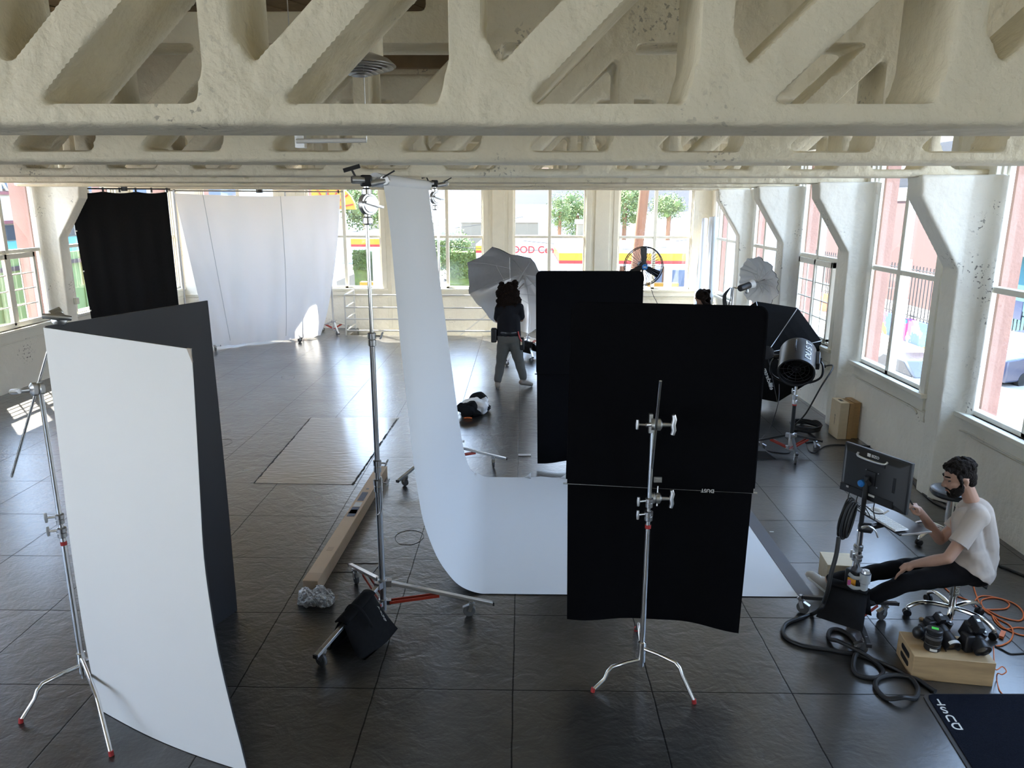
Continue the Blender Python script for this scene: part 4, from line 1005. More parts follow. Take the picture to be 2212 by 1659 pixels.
# ------------------------------------------------------------------ black flags
def flag(lab, TL, TR, BL, BR, drop, m, wire=True):
    TL, TR, BL, BR = V(TL), V(TR), V(BL), V(BR); t = thing('floppy_flag', lab, 'black flag', (TL + TR) / 2)
    ux = (TR - TL).normalized(); n = ux.cross((TL - BL).normalized()).normalized()   # towards the camera
    if n.y > 0: n = -n
    def P(u, v, off=0.0):
        p = BL.lerp(BR, u).lerp(TL.lerp(TR, u), v); r = .06; cu, cv = u * 1.2, v * 1.2
        e_ = min(u, 1 - u) * 1.2; du = max(0, .05 - math.sqrt(max(0, .0025 - (.05 - e_) ** 2))) if e_ < .05 else 0; du *= max(0, 1 - (1 - v) * 8)
        return p - V((0, 0, du)) + n * off
    obj('cloth', sheet(lambda u, v, o: P(.5 - .5 * math.cos(PI * u), v, o + .009), .018, 40, 24), m, t)
    fr = MB(); r_ = .012
    dn = (BL - TL).normalized(); up_ = [BL - dn * .03, TL + dn * .10, TL + dn * .05] + [TL + (ux + dn) * .05 - (ux * math.cos(q) + dn * math.sin(q)) * .05 for q in [PI / 2 * k / 5 for k in range(1, 5)]] + [TL + ux * .05, TL + ux * .10]
    ur = [TR - ux * .10, TR - ux * .05] + [TR + (dn - ux) * .05 + (ux * math.sin(q) - dn * math.cos(q)) * .05 for q in [PI / 2 * k / 5 for k in range(1, 5)]] + [TR + dn * .05, TR + dn * .10, BR - dn * .03]
    fr.tube(up_ + ur, r_ * .9, 10); obj('frame_sleeve', fr, m, t)
    w = MB(); w.tube(smooth_path([BL + (TL - BL) * .035 - ux * .004, BL + (TL - BL) * .012, BL + ux * .02, BL + ux * .06, BR - ux * .06, BR - ux * .02, BR + (TR - BR) * .012, BR + (TR - BR) * .035 + ux * .004], 4), .0055, 8); obj('frame_wire', w, M['alum'] if wire else M['duv'], t)
    def F(u, v, off=0.0):
        p = BL.lerp(BR, u); sw = .03 * math.sin(u * 7 + .6) * v + .012 * math.sin(u * 15) * v
        sag = .045 * (1 - (2 * u - 1) ** 2) if v > 0 else 0
        return p + V((0, 0, -drop * v + .035 * math.sin(u * PI) * v)) - n * (.03 - sw) + n * off + ux * (.5 - u) * .035 * v
    obj('hanging_flap', sheet(F, .006, 28, 14), m, t, smooth=60)
    return t, ux, n
f1, ux, nn = flag('large black cloth flag held by the chrome stand in the middle foreground', (.322, 4.80, 2.49), (1.52, 4.62, 2.49), (.30, 4.665, 1.298), (1.495, 4.52, 1.298), 1.02, M['duv'])
lo = PY(1528, 1062, 4.50)
text('printed_tag', 'DUST', .034, lo + nn * .006 + V((0, 0, .008)), -ux, (0, 0, -1), M['print'], f1, .001)
f2, ux2, n2 = flag('second black cloth flag standing behind the large one', (.150, 8.46, 2.363), (1.358, 8.50, 2.363), (.165, 8.50, 1.165), (1.365, 8.54, 1.165), 1.12, M['duv'], wire=False)
c2 = c_stand('chrome grip stand behind the second black flag', (.80, 8.80), [(.62, 9.35), (1.32, 9.05), (.55, 8.35)], 1.95, 1.15)
grip_head(c2, V((.80, 8.78, 1.95)), (.2, 1, 0), (1, 0, 0)); obj('arm', MB().cyl((.80, 8.72, 1.97), (.80, 8.58, 1.17), .008, 10), M['chrome'], c2)

c1_ = c_stand('chrome grip stand with red feet in front of the large black flag', (.805, 4.40), [gnd(1280, 1495), gnd(1500, 1520), (.86, 4.98)], 1.79, 1.20, zl=(.15, .235, .19))
hq = PY(1412, 917, 4.36)
grip_head(c1_, V((hq.x + .02, 4.36, hq.z)), (1, -.05, 0), (0, 0, 1), 1.15); tknob(c1_, PY(1396, 918, 4.38), (-1, 0, .05))
obj('head_bracket', MB().bar((.79, 4.40, 1.74), (.79, 4.40, 1.86), .022, .03), M['alum'], c1_); obj('head_pin', MB().cyl(PY(1396, 918, 4.39), PY(1412, 917, 4.36), .012, 12), M['alum'], c1_)
aa, ab = PY(1427, 823, 4.20), PY(1402, 1076, 4.47)
obj('arm', MB().cyl(aa, ab, .0085, 12), M['chrome'], c1_)
hp = PY(1418, 1076, 4.46)
grip_head(c1_, hp, (1, -.1, 0), (0, 0, 1), 1.1, name='arm_end_head'); obj('arm_joint', MB().cyl(ab, hp, .014, 12), M['alum'], c1_)
pn = MB().cyl(PY(1419, 1093, 4.46), PY(1421, 1050, 4.49), .005, 8); pn.box(PY(1421, 1036, 4.50), (.05, .012, .035)); pn.box(PY(1421, 1036, 4.49), (.034, .016, .008)); obj('flag_pin', pn, M['alum'], c1_)

# ------------------------------------------------------------------ things at the far end
# black drape and white silk on cross pipes
A, B = V((-8.36, 13.92, 3.36)), V((-7.06, 15.02, 3.37))
t = thing('black_drape', 'tall black drape clipped to a pipe in the left corner', 'drape', (-7.7, 14.5, 0))
def D(u, v, off=0.0):
    p = A.lerp(B, u); d = (B - A).normalized(); n = V((d.y, -d.x, 0)); f = v
    return p + n * (.018 * math.sin(u * 34) + .03 * math.sin(u * 11 + 1)) * (.25 + .75 * f) + V((0, 0, -.05 - .03 * abs(math.sin(u * PI * 3.0)) * (1 - v) - 3.24 * v)) + d * (.5 - u) * .0 + d * (.12 * v * (1 - u)) + n * off
obj('cloth', sheet(D, .004, 90, 30), M['drape'], t, smooth=60)
for i in range(7):
    p = A.lerp(B, i / 6); k = MB().box(p + V((0, 0, -.02)), (.025, .03, .09)); obj('clip', k, M['black'], t)
for v in (.22, .45, .68, .92): obj('grommet', MB().cyl(D(.01, v) + V((.0, -.012, 0)), D(.01, v) + V((.0, -.004, 0)), .014, 10), M['white'], t)
A2, B2 = V((-7.42, 16.12, 3.36)), V((-4.22, 17.48, 3.36))
t = thing('white_silk', 'large white silk sheet hanging in front of the end windows', 'diffusion cloth', (-5.9, 16.8, 0))
def S(u, v, off=0.0):
    p = A2.lerp(B2, u); d = (B2 - A2).normalized(); n = V((d.y, -d.x, 0))
    fold = .045 * math.sin(u * 26 + v * 3) + .016 * math.sin(u * 61 - v * 9) * abs(2 * u - 1) + .022 * math.sin(v * 14 + u * 22) * v + .045 * math.sin(u * 9.5 + 1.3) + .02 * math.sin(u * 47 + 4 * v) * v
    belly = .16 * v * v * math.sin(PI * min(1, u * 1.02)) + .55 * v * v * (1 - u) ** 3
    pull = d * ((.42 * v * (1 - u) ** 2) - (.62 * v ** 2.4 * u ** 2.5) - .10 * math.sin(PI * v) * u ** 6)
    z = 3.30 - .05 * (1 - v) * (math.sin(PI * u * 1.0)) - 3.27 * v ** .95 + (.06 + .03 * math.sin(u * 20)) * max(0, v - .9) * 3
    return p + n * (fold * (.2 + .8 * v) + belly) + pull + V((0, 0, z - 3.36 + .0)) + n * off
obj('cloth', MB().grid(lambda u, v: V((S(u, v).x, S(u, v).y, max(S(u, v).z, .02))), 90, 50), M['silk'], t, smooth=80)
for u in (.16, .62): obj('seam', MB().tube([S(u, k / 30) + V((.004, -.008, 0)) for k in range(30)], .006, 5), M['greyp'], t)
for u in (.0, .48, .99): obj('tie', MB().box(A2.lerp(B2, u) + V((0, 0, .0)), (.03, .03, .07)), M['black'], t)
def pipe_stand(lab, x, y, legs, z=3.355):
    return rolling_stand(lab, (x, y), legs, [.12] * 3, [(.08, 1.2, .022, M['steel']), (1.2, z, .017, M['steel'])], M['alum'], hub=.30)
pipe_stand('rolling stand behind the white silk, one foot poking out under the cloth', -5.45, 17.35, [gnd(650, 739), (-6.05, 17.6), (-5.1, 17.95)])
pipe_stand('stand between the black drape and the white silk', -7.02, 15.22, [(-7.35, 15.7), (-6.65, 15.6), (-7.3, 14.75)])
pipe_stand('stand holding the right end of the white silk', -4.62, 17.80, [(-5.0, 18.15), (-4.45, 18.3), (-4.5, 17.62)])
t = thing('cross_pipe', 'dark pipe that the black drape hangs from', 'pipe', A); obj('pipe', MB().cyl(A + V((-.12, -.1, 0)), B + V((.05, .04, 0)), .014, 10), M['blackm'], t); obj('coupling', MB().box(A.lerp(B, .55), (.09, .07, .08)), M['black'], t)
t = thing('cross_pipe', 'long grey pipe that the white silk hangs from', 'pipe', A2); obj('pipe', MB().cyl(A2 + V((-.1, -.06, 0)), B2 + V((.06, .04, 0)), .016, 10), M['steel'], t); obj('coupling', MB().box(A2.lerp(B2, .5), (.09, .07, .07)), M['black'], t)

# pipe railing round the stairwell
t = thing('stair_railing', 'white pipe railing round the stairwell at the end wall', 'railing', (-2.4, 17.6, 0))
zs = (.12, .40, .68, .98)
y0, y1 = 17.60, 18.62
for x, y in ((-4.27, y0), (-.60, y0), (-2.45, y0), (-3.35, y0), (-1.5, y0)):
    if x in (-3.35, -1.5): continue
    obj('post', MB().cyl((x, y, 0), (x, y, .98), .022, 10), M['railw'], t)
obj('post', MB().cyl((-4.27, y1, 0), (-4.27, y1, .98), .022, 10), M['railw'], t)
for z in zs:
    obj('rail', MB().cyl((-4.27, y0, z), (-.60, y0, z), .018, 10), M['railw'], t)
    obj('rail', MB().cyl((-4.27, y0, z), (-4.27, y1, z), .018, 10), M['railw'], t)
obj('stair_handrail', MB().cyl((-2.2, 18.3, -.6), (-.75, 18.3, .55), .018, 10), M['railw'], t)

# big silver umbrella
def umbrella(lab, hub, rim_dir, R, depth, n, m_in, m_out, name, spin=0.0, cat='umbrella'):
    t = thing(name, lab, cat, hub); R3 = axes(rim_dir); hub = V(hub)
    def ribp(k, f): 
        a = 2 * PI * k / n + spin; r = R * f; return hub + R3 @ V((r * math.cos(a), r * math.sin(a), depth * f ** 1.8))
    mb = MB(); NS = 8; NB = 6; vs = []
    for k in range(n):
        for j in range(NB):
            for i in range(NS + 1):
                f = max(i / NS, .04); a, b = ribp(k, f), ribp((k + 1) % n, f); w = j / NB
                p = a.lerp(b, w); sag = .10 * math.sin(PI * w) * f * R
                c = hub + R3 @ V((0, 0, depth * f ** 1.8)); p = p + (c - p).normalized() * sag * .35 + (R3 @ V((0, 0, 1))) * (sag * .25 + .02 * math.sin(w * PI * 4 + k) * f)
                vs.append(p)
    fs = []; W = NS + 1; T = n * NB
    for q in range(T):
        r = (q + 1) % T
        for i in range(NS): fs.append((q * W + i, r * W + i, r * W + i + 1, q * W + i + 1))
    mb.add(vs, fs); obj('inner_cloth', mb, m_in, t, smooth=60)
    ob = MB(); ax = R3 @ V((0, 0, 1)); ob.add([V(v) - ax * .012 for v in vs], fs); obj('outer_cloth', ob, m_out, t, smooth=60)
    for k in range(n): obj('rib', MB().tube([ribp(k, .06) + ax * .01, ribp(k, .35) + ax * .01, ribp(k, .7) + ax * .008, ribp(k, 1.0)], .006, 6), m_in, t)
    obj('hub', MB().lathe([(.02, -.02), (.13 * R, -.005), (.13 * R, .012), (.02, .025)], 20, at(hub, R3)), m_in, t)
    obj('shaft', MB().cyl(hub, hub + ax * depth * 2.0, .008, 8), M['steel'], t)
    for k in range(0, n): obj('stretcher', MB().cyl(hub + ax * depth * 1.05, ribp(k, .55), .004, 6), M['alum'], t)
    return t, ax
hub = PY(1131, 594, 15.35)
um, ax = umbrella('huge silver umbrella reflector on a stand by the end windows', hub, (-.42, -.78, -.50), 1.06, .60, 8, M['silver'], M['drape'], 'silver_umbrella', spin=.12)
us = rolling_stand('chrome rolling stand under the silver umbrella', (.10, 15.62), [gnd(1097, 790), gnd(1150, 783), (.4, 16.3)], [.1, .1, .1], [(.08, 1.60, .02, M['chrome'])], M['alum'])
sp = hub + ax * .95
lt = thing('flash_head', 'black studio flash head pointing into the silver umbrella', 'flash head', sp)
obj('body', MB().lathe([(.055, -.17), (.06, -.16), (.06, .14), (.07, .15), (.07, .2)], 18, at(sp, axes(-ax))), M['black'], lt); obj('bracket', MB().cyl(sp + V((0, 0, -.05)), V((.10, 15.62, 1.58)), .014, 10), M['steel'], lt)
sbk = sandbag('black sandbag on the stand foot under the silver umbrella', V((.12, 15.15, .28)), (.6, -.8, 0), (.8, .6, 0), .22, .3, M['drape'])

# pedestal fan
fc = PY(1390, 575, 14.4)
t = thing('pedestal_fan', 'black wire cage pedestal fan in front of the end window', 'fan', (fc.x, fc.y, 0)); Rf = axes((.05, -1, -.05)); T = at(fc, Rf)
cg = MB()
for r, z in ((.375, .0), (.365, .06), (.365, -.06)): cg.tube([T @ V((r * math.cos(a), r * math.sin(a), z)) for a in [2 * PI * k / 48 for k in range(48)]], .008, 6, closed=True)
for sgn in (1, -1):
    for k in range(36):
        a = 2 * PI * k / 36; cg.tube([T @ V((r * math.cos(a), r * math.sin(a), sgn * z)) for r, z in ((.06, .12), (.2, .115), (.32, .09), (.372, .02))], .0034, 5)
obj('cage', cg, M['blackm'], t); obj('badge', MB().cyl(T @ V((0, 0, .125)), T @ V((0, 0, .135)), .055, 24), M['blue'], t)
obj('badge_plate', MB().box(T @ V((0, 0, .137)), (.06, .004, .022)), M['label'], t)
for k in range(3):
    a = PI / 2 + .05 + 2 * PI * k / 3; e = V((math.cos(a), math.sin(a), 0)); s = V((-e.y, e.x, 0)); tw = s * 1.0 + V((0, 0, .28))
    mb = MB(); mb.prism([(.05, -.05), (.12, -.065), (.33, -.075), (.35, -.05), (.35, .05), (.33, .065), (.12, .05), (.05, .03)], T @ V((0, 0, .0)), Rf @ e, Rf @ tw.normalized(), Rf @ V((0, 0, 1)), .006); obj('blade', mb, M['black'], t, smooth=0)
obj('motor', MB().lathe([(.06, -.2), (.085, -.18), (.085, -.03), (.03, .02), (.03, .03)], 20, T), M['black'], t)
obj('pole', MB().cyl((fc.x, fc.y + .1, .03), (fc.x, fc.y + .1, fc.z - .05), .018, 12), M['blackm'], t); obj('base', MB().lathe([(.30, 0), (.30, .03), (.05, .06), (.02, .08)], 28, Matrix.Translation((fc.x, fc.y + .1, 0))), M['blackm'], t)
cr = [PY(1404, 616, 14.4), PY(1412, 640, 14.3), PY(1422, 662, 14.2), V((2.75, 14.0, .6)), V((2.9, 13.9, .02)), V((3.3, 14.2, .01))]
obj('cord', MB().tube(smooth_path(cr, 6), .006, 6), M['cable'], t)

# paper rolls leaning in the corner
def roll(lab, top, bot, r, m, sheet_=False):
    top, bot = V(top), V(bot); t = thing('paper_roll', lab, 'paper roll', bot, 'paper rolls leaning in the corner'); obj('roll', MB().cyl(bot, top, r, 22), m, t); obj('core', MB().cyl(top, top + (top - bot).normalized() * .02, r * .55, 16), M['card'], t)
    if sheet_:
        s = V((-.6, -.75, 0)); obj('loose_end', MB().grid(lambda u, v: top.lerp(bot, .02 + .97 * v) + s * (.06 + .34 * u * v ** 1.5) + V((.04 * math.sin(u * 5 + v * 3), 0, 0)), 8, 14), m, t, solid=.002)
roll('leftmost white paper roll in the corner, its loose end fanning out', PY(1523, 473, 18.2), V((4.05, 17.2, .05)), .07, M['paper'], True)
roll('white paper roll in the corner between the other two', PY(1538, 470, 18.3), V((4.25, 17.45, .05)), .065, M['paper'])
roll('rightmost, darker paper roll in the corner', PY(1545, 469, 18.1), V((4.36, 17.3, .05)), .06, M['greyp'])

# white umbrella with flash head on its stand
uh = PY(1654, 603, 12.6)
uw, ax = umbrella('white umbrella with a black back beside the window columns', uh, (-.80, -.46, -.20), .44, .17, 10, M['umbw'], M['carb'] if 'carb' in M else M['drape'], 'white_umbrella', spin=.2)
sp = uh + ax * .40
lt = thing('flash_head', 'black flash head with a white collar pointing into the white umbrella', 'flash head', sp)
obj('body', MB().lathe([(.05, -.20), (.055, -.19), (.055, .02), (.04, .03)], 18, at(sp, axes(-ax))), M['black'], lt); obj('collar', MB().lathe([(.055, .02), (.075, .10), (.07, .10), (.05, .02)], 18, at(sp, axes(-ax))), M['white'], lt)
sx = PY(1583, 640, 12.6); 
ws = rolling_stand('chrome rolling stand with a side arm carrying the white umbrella', (sx.x, sx.y), [(sx.x - .5, sx.y - .3), (sx.x + .5, sx.y - .3), (sx.x, sx.y + .5)], [.1] * 3, [(.08, 1.75, .02, M['chrome'])], M['alum'])
obj('side_arm', MB().cyl(V((sx.x, sx.y, 1.74)), sp + V((0, 0, -.07)), .012, 10), M['chrome'], ws); obj('arm_clamp', MB().ball(sp + V((-.02, 0, -.09)), (.04, .04, .05)), M['alum'], ws)
cc = MB()
for i in range(5): cc.tube(smooth_path([V((sx.x - .06, sx.y - .03, 1.74)), V((sx.x - .13 - .012 * i, sx.y - .05, 1.6)), V((sx.x - .09 - .01 * i, sx.y - .06, 1.42 - .02 * i)), V((sx.x - .05, sx.y - .05, 1.55)), V((sx.x - .04, sx.y - .03, 1.74))], 5), .007, 6)
obj('coiled_cable', cc, M['cable'], ws); obj('plug', MB().lathe([(.015, .05), (.035, .02), (.04, -.03), (.02, -.05)], 14, Matrix.Translation((sx.x - .15, sx.y - .06, 1.38))), M['black'], ws)

# octagonal black softbox leaning at the wall
sc_ = PY(1657, 762, 11.0); ap = V((-.30, -.93, .15)).normalized(); Ro = axes(ap); nO = 8
t = thing('octagonal_softbox', 'black octagonal softbox lying against the wall behind the drum fan', 'softbox', (sc_.x, sc_.y, 0))
ri = lambda k, f=1.0: sc_ + Ro @ V((.80 * f * math.cos(2 * PI * (k + .35) / nO), .80 * f * math.sin(2 * PI * (k + .35) / nO), -.42 * f ** 1.6))
lowest = min(ri(k).z for k in range(nO)); off = V((0, 0, -lowest + .03 if lowest < .03 else 0))
sk = MB()
for k in range(nO):
    for i in range(6):
        f0, f1_ = max(.12, i / 6), (i + 1) / 6; sk.add([ri(k, f0) + off, ri(k + 1, f0) + off, ri(k + 1, f1_) + off, ri(k, f1_) + off], [(0, 1, 2, 3)])
obj('skin', sk, M['drape'], t, solid=.006, smooth=0)
for k in range(nO): obj('rod', MB().tube([ri(k, f) + off + ap * .008 for f in (.12, .4, .7, 1.0)], .006, 6), M['steel'], t)
lip = MB()
for k in range(nO): lip.add([ri(k) + off, ri(k + 1) + off, ri(k + 1) + off - ap * .09, ri(k) + off - ap * .09], [(0, 1, 2, 3)])
obj('lip', lip, M['drape'], t, solid=.006, smooth=0); obj('speed_ring', MB().lathe([(.07, -.04), (.10, -.03), (.10, .05), (.07, .06)], 24, at(sc_ + off, Ro)), M['black'], t)
obj('diffuser_face', MB().prism([(.79 * math.cos(2 * PI * (k + .35) / nO), .79 * math.sin(2 * PI * (k + .35) / nO)) for k in range(nO)], sc_ + off - ap * .46, Ro.col[0], Ro.col[1], ap, .004), M['umbw'], t, smooth=0)
q = PY(1661, 815, 11.0); m0, m1 = PY(1652, 795, 11.0), PY(1667, 838, 10.95)
text('lettering', 'elinchrom', .085, (m0 + m1) / 2 + V((-.02, -.07, .0)), (m0 - m1), (.9, -.25, .3), M['print'], t, .001)
obj('logo', MB().box(PY(1665, 831, 10.9), (.05, .008, .06)), M['greyp'], t, smooth=0)

# black drum fan on a rolling stand
dc_ = (3.40, 9.0)
ds = rolling_stand('black rolling stand with red braces carrying the black drum fan', dc_, [gnd(1718, 1003), gnd(1642, 973), gnd(1760, 973)], [.02, .1, .1], [(.10, .30, .03, M['alum']), (.28, .68, .024, M['black']), (.68, .98, .018, M['chrome'])], M['blackm'], hub=.27)
clutch_cap(ds, dc_, .68, .022, h=.12); tknob(ds, V((*dc_, .86)), (-1, -.4, 0)); obj('red_ring', MB().cyl((*dc_, .665), (*dc_, .685), .027, 18), M['redrub'], ds)
fo, fb = PY(1708, 800, 8.82), PY(1737, 760, 9.12)
axd = V((-.30, -.80, -.46)).normalized(); ctr = PY(1722, 779, 9.0); Rd = axes(axd)
dt = thing('drum_fan', 'black drum shaped fan with white letters on a yoke', 'fan', ctr)
obj('drum', MB().lathe([(.0, -.21), (.17, -.21), (.205, -.195), (.215, -.17), (.215, .225), (.208, .232), (.198, .225), (.198, -.1), (.0, -.1)], 44, at(ctr, Rd), cap=False), M['black'], dt)
obj('rim', MB().lathe([(.213, .215), (.219, .22), (.219, .235), (.205, .238), (.205, .22)], 44, at(ctr, Rd), cap=False), M['blackm'], dt)
gl = MB()
for r in (.05, .1, .15, .195): gl.tube([ctr + Rd @ V((r * math.cos(a), r * math.sin(a), .17)) for a in [2 * PI * k / 32 for k in range(32)]], .003, 5, closed=True)
for k in range(6): a = PI * k / 6; gl.cyl(ctr + Rd @ V((.198 * math.cos(a), .198 * math.sin(a), .17)), ctr + Rd @ V((-.198 * math.cos(a), -.198 * math.sin(a), .17)), .003, 5)
obj('grille', gl, M['black'], dt)
upd = Rd.transposed() @ V((0, 0, 1)); a0 = math.atan2(upd.y, upd.x)
hm = [ctr + Rd @ V(((.215 + h) * math.cos(a0 + .12), (.215 + h) * math.sin(a0 + .12), z)) for h, z in ((0, -.1), (.045, -.085), (.05, -.02), (.045, .05), (0, .065))]
obj('carry_handle', MB().tube(smooth_path(hm, 4), .010, 8), M['blackm'], dt)
sd = V((axd.y, -axd.x, 0)).normalized()
if sd.x < 0: sd = -sd
pv_ = ctr - axd * .05
yk = smooth_path([pv_ + sd * .25, pv_ + sd * .30 + V((0, 0, -.08)), pv_ + sd * .29 + V((0, 0, -.22)), pv_ + sd * .16 + V((0, 0, -.30)), V((*dc_, .97)), pv_ - sd * .16 + V((0, 0, -.30)), pv_ - sd * .29 + V((0, 0, -.22)), pv_ - sd * .30 + V((0, 0, -.08)), pv_ - sd * .25], 6)
obj('yoke', MB().tube(yk, .014, 10), M['blackm'], dt)
for s_ in (1, -1): obj('pivot_knob', MB().cyl(pv_ + sd * s_ * .215, pv_ + sd * s_ * .28, .03, 14), M['black'], dt)
obj('motor_box', MB().bar(pv_ + sd * .235 - axd * .10, pv_ + sd * .235 + axd * .14, .05, .10), M['blackm'], dt, bevel=.01)
# letters run along the barrel
cv = (CAMV - ctr).normalized(); pn_ = (cv - axd * cv.dot(axd)).normalized(); rt_ = -axd.cross(pn_); th = .60
e = pn_ * math.cos(th) + rt_ * math.sin(th); tg = pn_ * math.sin(th) - rt_ * math.cos(th)
for j, ch in enumerate('DUST'):
    text('lettering', ch, .115, ctr + e * .2165 + axd * (.13 - j * .082), -axd, tg, M['print'], dt, .001)
# cables round the drum fan
def cord(lab, pts, r, m, name='cable', n=8, z=None, cat='cable', group=None):
    P = [(V((p.x, p.y, max(p.z, r + .001)))) for p in pts]; return tag(obj(name, MB().tube(smooth_path(P, n), r, 8), m), lab, cat, group)
cl = [PX(1782, 791, 4.35), V((4.15, 9.75, 1.0)), V((3.95, 9.6, .75)), V((3.85, 9.75, .35)), V((3.78, 10.0, .03))]
for i in range(28): a = i * .95; cl.append(V((4.02 + .19 * math.cos(a) + .02 * math.sin(i), 10.15 + .24 * math.sin(a), .015 + .0030 * i)))
cl += [G(1735, 915), G(1730, 925), G(1765, 950), G(1740, 958)]
cord('black cable plugged into the column socket and coiled on the floor by the drum fan', cl, .011, M['cable'], n=6)
obj('plug', MB().box(PX(1781, 791, 4.37), (.05, .05, .035)), M['black'], bpy.data.objects['cable'])
cord('black cable hanging from the softbox down to the floor by the big flag', [PY(1683, 830, 10.6), PY(1681, 870, 10.0), G(1664, 925), G(1648, 945), G(1640, 960)], .006, M['cable'])
cord('black cable looping from the drum fan stand towards the monitor', [G(1705, 966), G(1703, 980), G(1660, 976), G(1643, 966)], .008, M['cable'])
cord('thin black cable running from the drum fan stand behind the monitor', [G(1742, 962), G(1748, 975), G(1760, 979), G(1780, 966), G(1805, 962), G(1850, 964), G(1900, 966)], .008, M['cable'])
tag(obj('rubber_wedge', MB().prism([(-.14, 0), (.16, 0), (.02, .10), (-.10, .10)], G(1648, 991), (1, -.1, 0), (.1, .1, .98), (0, 1, 0), .22), M['black']), 'small dark wedge on the floor beside the big flag edge', 'wedge')

# wooden boxes by the wall
def apple(lab, x0, x1, y0, y1, z0, z1, m, holes, group='wooden boxes stacked at the wall'):
    t = thing('apple_box', lab, 'wooden box', ((x0 + x1) / 2, (y0 + y1) / 2, z0), group); obj('box', MB().bx(x0, x1, y0, y1, z0, z1), m, t, bevel=.004); return t
t = apple('thick pale wooden box, outermost of the upright boxes at the wall', 4.285, 4.405, 9.70, 10.0, 0, .51, M['woodl'], 0)
text('stencil', 'D\nU\nS\nT', .045, (4.2845, 9.84, .24), (0, -1, 0), (0, 0, 1), M['black'], t, .0006, line=.85)
obj('hand_hole', MB().bx(4.325, 4.365, 9.80, 9.90, .508, .512), M['black'], t)
apple('middle thin wooden box of the upright boxes at the wall', 4.41, 4.475, 9.70, 10.0, 0, .50, M['woodd'], 0)
apple('innermost wooden box of the upright boxes, touching the wall', 4.482, 4.575, 9.74, 10.04, 0, .505, M['woodd'], 0)
# laundry-like black and white softbag on the floor
bg_ = V((*gnd(1022, 893), 0)); t = thing('cloth_bundle', 'crumpled white and black cloth bundle on the floor beside the paper', 'cloth bundle', bg_)
def crumple(me, a, f):
    for v in me.vertices:
        q = v.co; n = math.sin(q.x * f + 2 * math.sin(q.y * f * .7)) * math.sin(q.y * f * .9 + q.z * f) * a; q += V((n, n * .6, n)); q.z = max(q.z, .004)
    return me
mb = MB()
for k in range(26): mb.ball(bg_ + V((rnd.uniform(-.19, .17), rnd.uniform(-.08, .36), rnd.uniform(.06, .14))), (rnd.uniform(.06, .11), rnd.uniform(.06, .11), rnd.uniform(.04, .07)), 10, 7)
obj('white_cloth', crumple(voxel(mb, .012, 2), .016, 26), M['foamw'], t, smooth=60)
mb = MB()
for k in range(14): mb.ball(bg_ + V((rnd.uniform(-.20, .0), rnd.uniform(-.28, -.08), rnd.uniform(.04, .15))), rnd.uniform(.06, .09), 10, 7)
for k in range(12): f = k / 11; mb.ball(bg_ + V((.05 + .14 * f + rnd.uniform(-.03, .03), -.16 + .36 * f, .05)), (.09, .08, .05), 10, 7)
obj('black_cloth', crumple(voxel(mb, .012, 2), .012, 30), M['drape'], t, smooth=60)
mb = MB(); mb.ball(bg_ + V((.06, .38, .12)), (.15, .10, .12)); obj('black_band', crumple(voxel(mb, .012, 2), .01, 24), M['drape'], t)
obj('orange_pull', MB().tube(smooth_path([bg_ + V((-.12, -.28, .01)), bg_ + V((-.05, -.3, .02)), bg_ + V((.0, -.29, .01))], 4), .010, 6), M['orange'], t)
tag(obj('paper_scrap', MB().bx(*(lambda p: (p.x - .09, p.x + .07, p.y - .03, p.y + .03, .001, .012))(G(1135, 984))), M['label']), 'small white scrap on the dark floor left of the second flag', 'paper scrap')
tag(obj('paper_scrap', MB().bx(*(lambda p: (p.x - .02, p.x + .02, p.y - .006, p.y + .006, .001, .003))(G(1667, 1149))), M['label']), 'tiny white scrap of tape beside the sheet edge', 'paper scrap')
# ------------------------------------------------------------------ monitor station at the right
mc_ = (2.47, 5.04)
ms = rolling_stand('black rolling stand with a chrome column carrying the monitor', mc_, [gnd(1727, 1322), gnd(1908, 1337), gnd(1865, 1413)], [-.02, .12, .07], [(.12, .28, .03, M['black']), (.26, .50, .030, M['blackm']), (.50, .66, .027, M['chrome']), (.64, .80, .023, M['chrome']), (.80, 1.22, .017, M['blackm'])], M['blackm'], hub=.22, zleg=.135, redm=M['red'])
clutch_cap(ms, mc_, .56, .027, h=.06); clutch_cap(ms, mc_, .64, .023, h=.05); tknob(ms, V((*mc_, .62)), (-1, -.3, .1))
obj('battery_plate', MB().box((2.455, 5.0, .44), (.11, .10, .15), Matrix.Rotation(.5, 3, 'Z')), M['black'], ms, bevel=.008)
obj('amber_sticker', MB().box((2.412, 4.957, .43), (.012, .06, .06), Matrix.Rotation(.75, 3, 'Z')), M['amber'], ms, smooth=0)
obj('tray_clamp', MB().lathe([(.02, -.05), (.038, -.04), (.038, .04), (.02, .05)], 16, at((2.50, 5.03, .83), axes((.8, -.5, .1)))), M['black'], ms)
k = MB(); k.tube(smooth_path([PY(1862, 1140, 4.95), PY(1876, 1137, 4.93), PY(1890, 1145, 4.92), PY(1896, 1160, 4.92)], 4), [.02] * 3 + [.012] * 10, 10, flat=.5); obj('clamp_wing', k, M['alum'], ms)
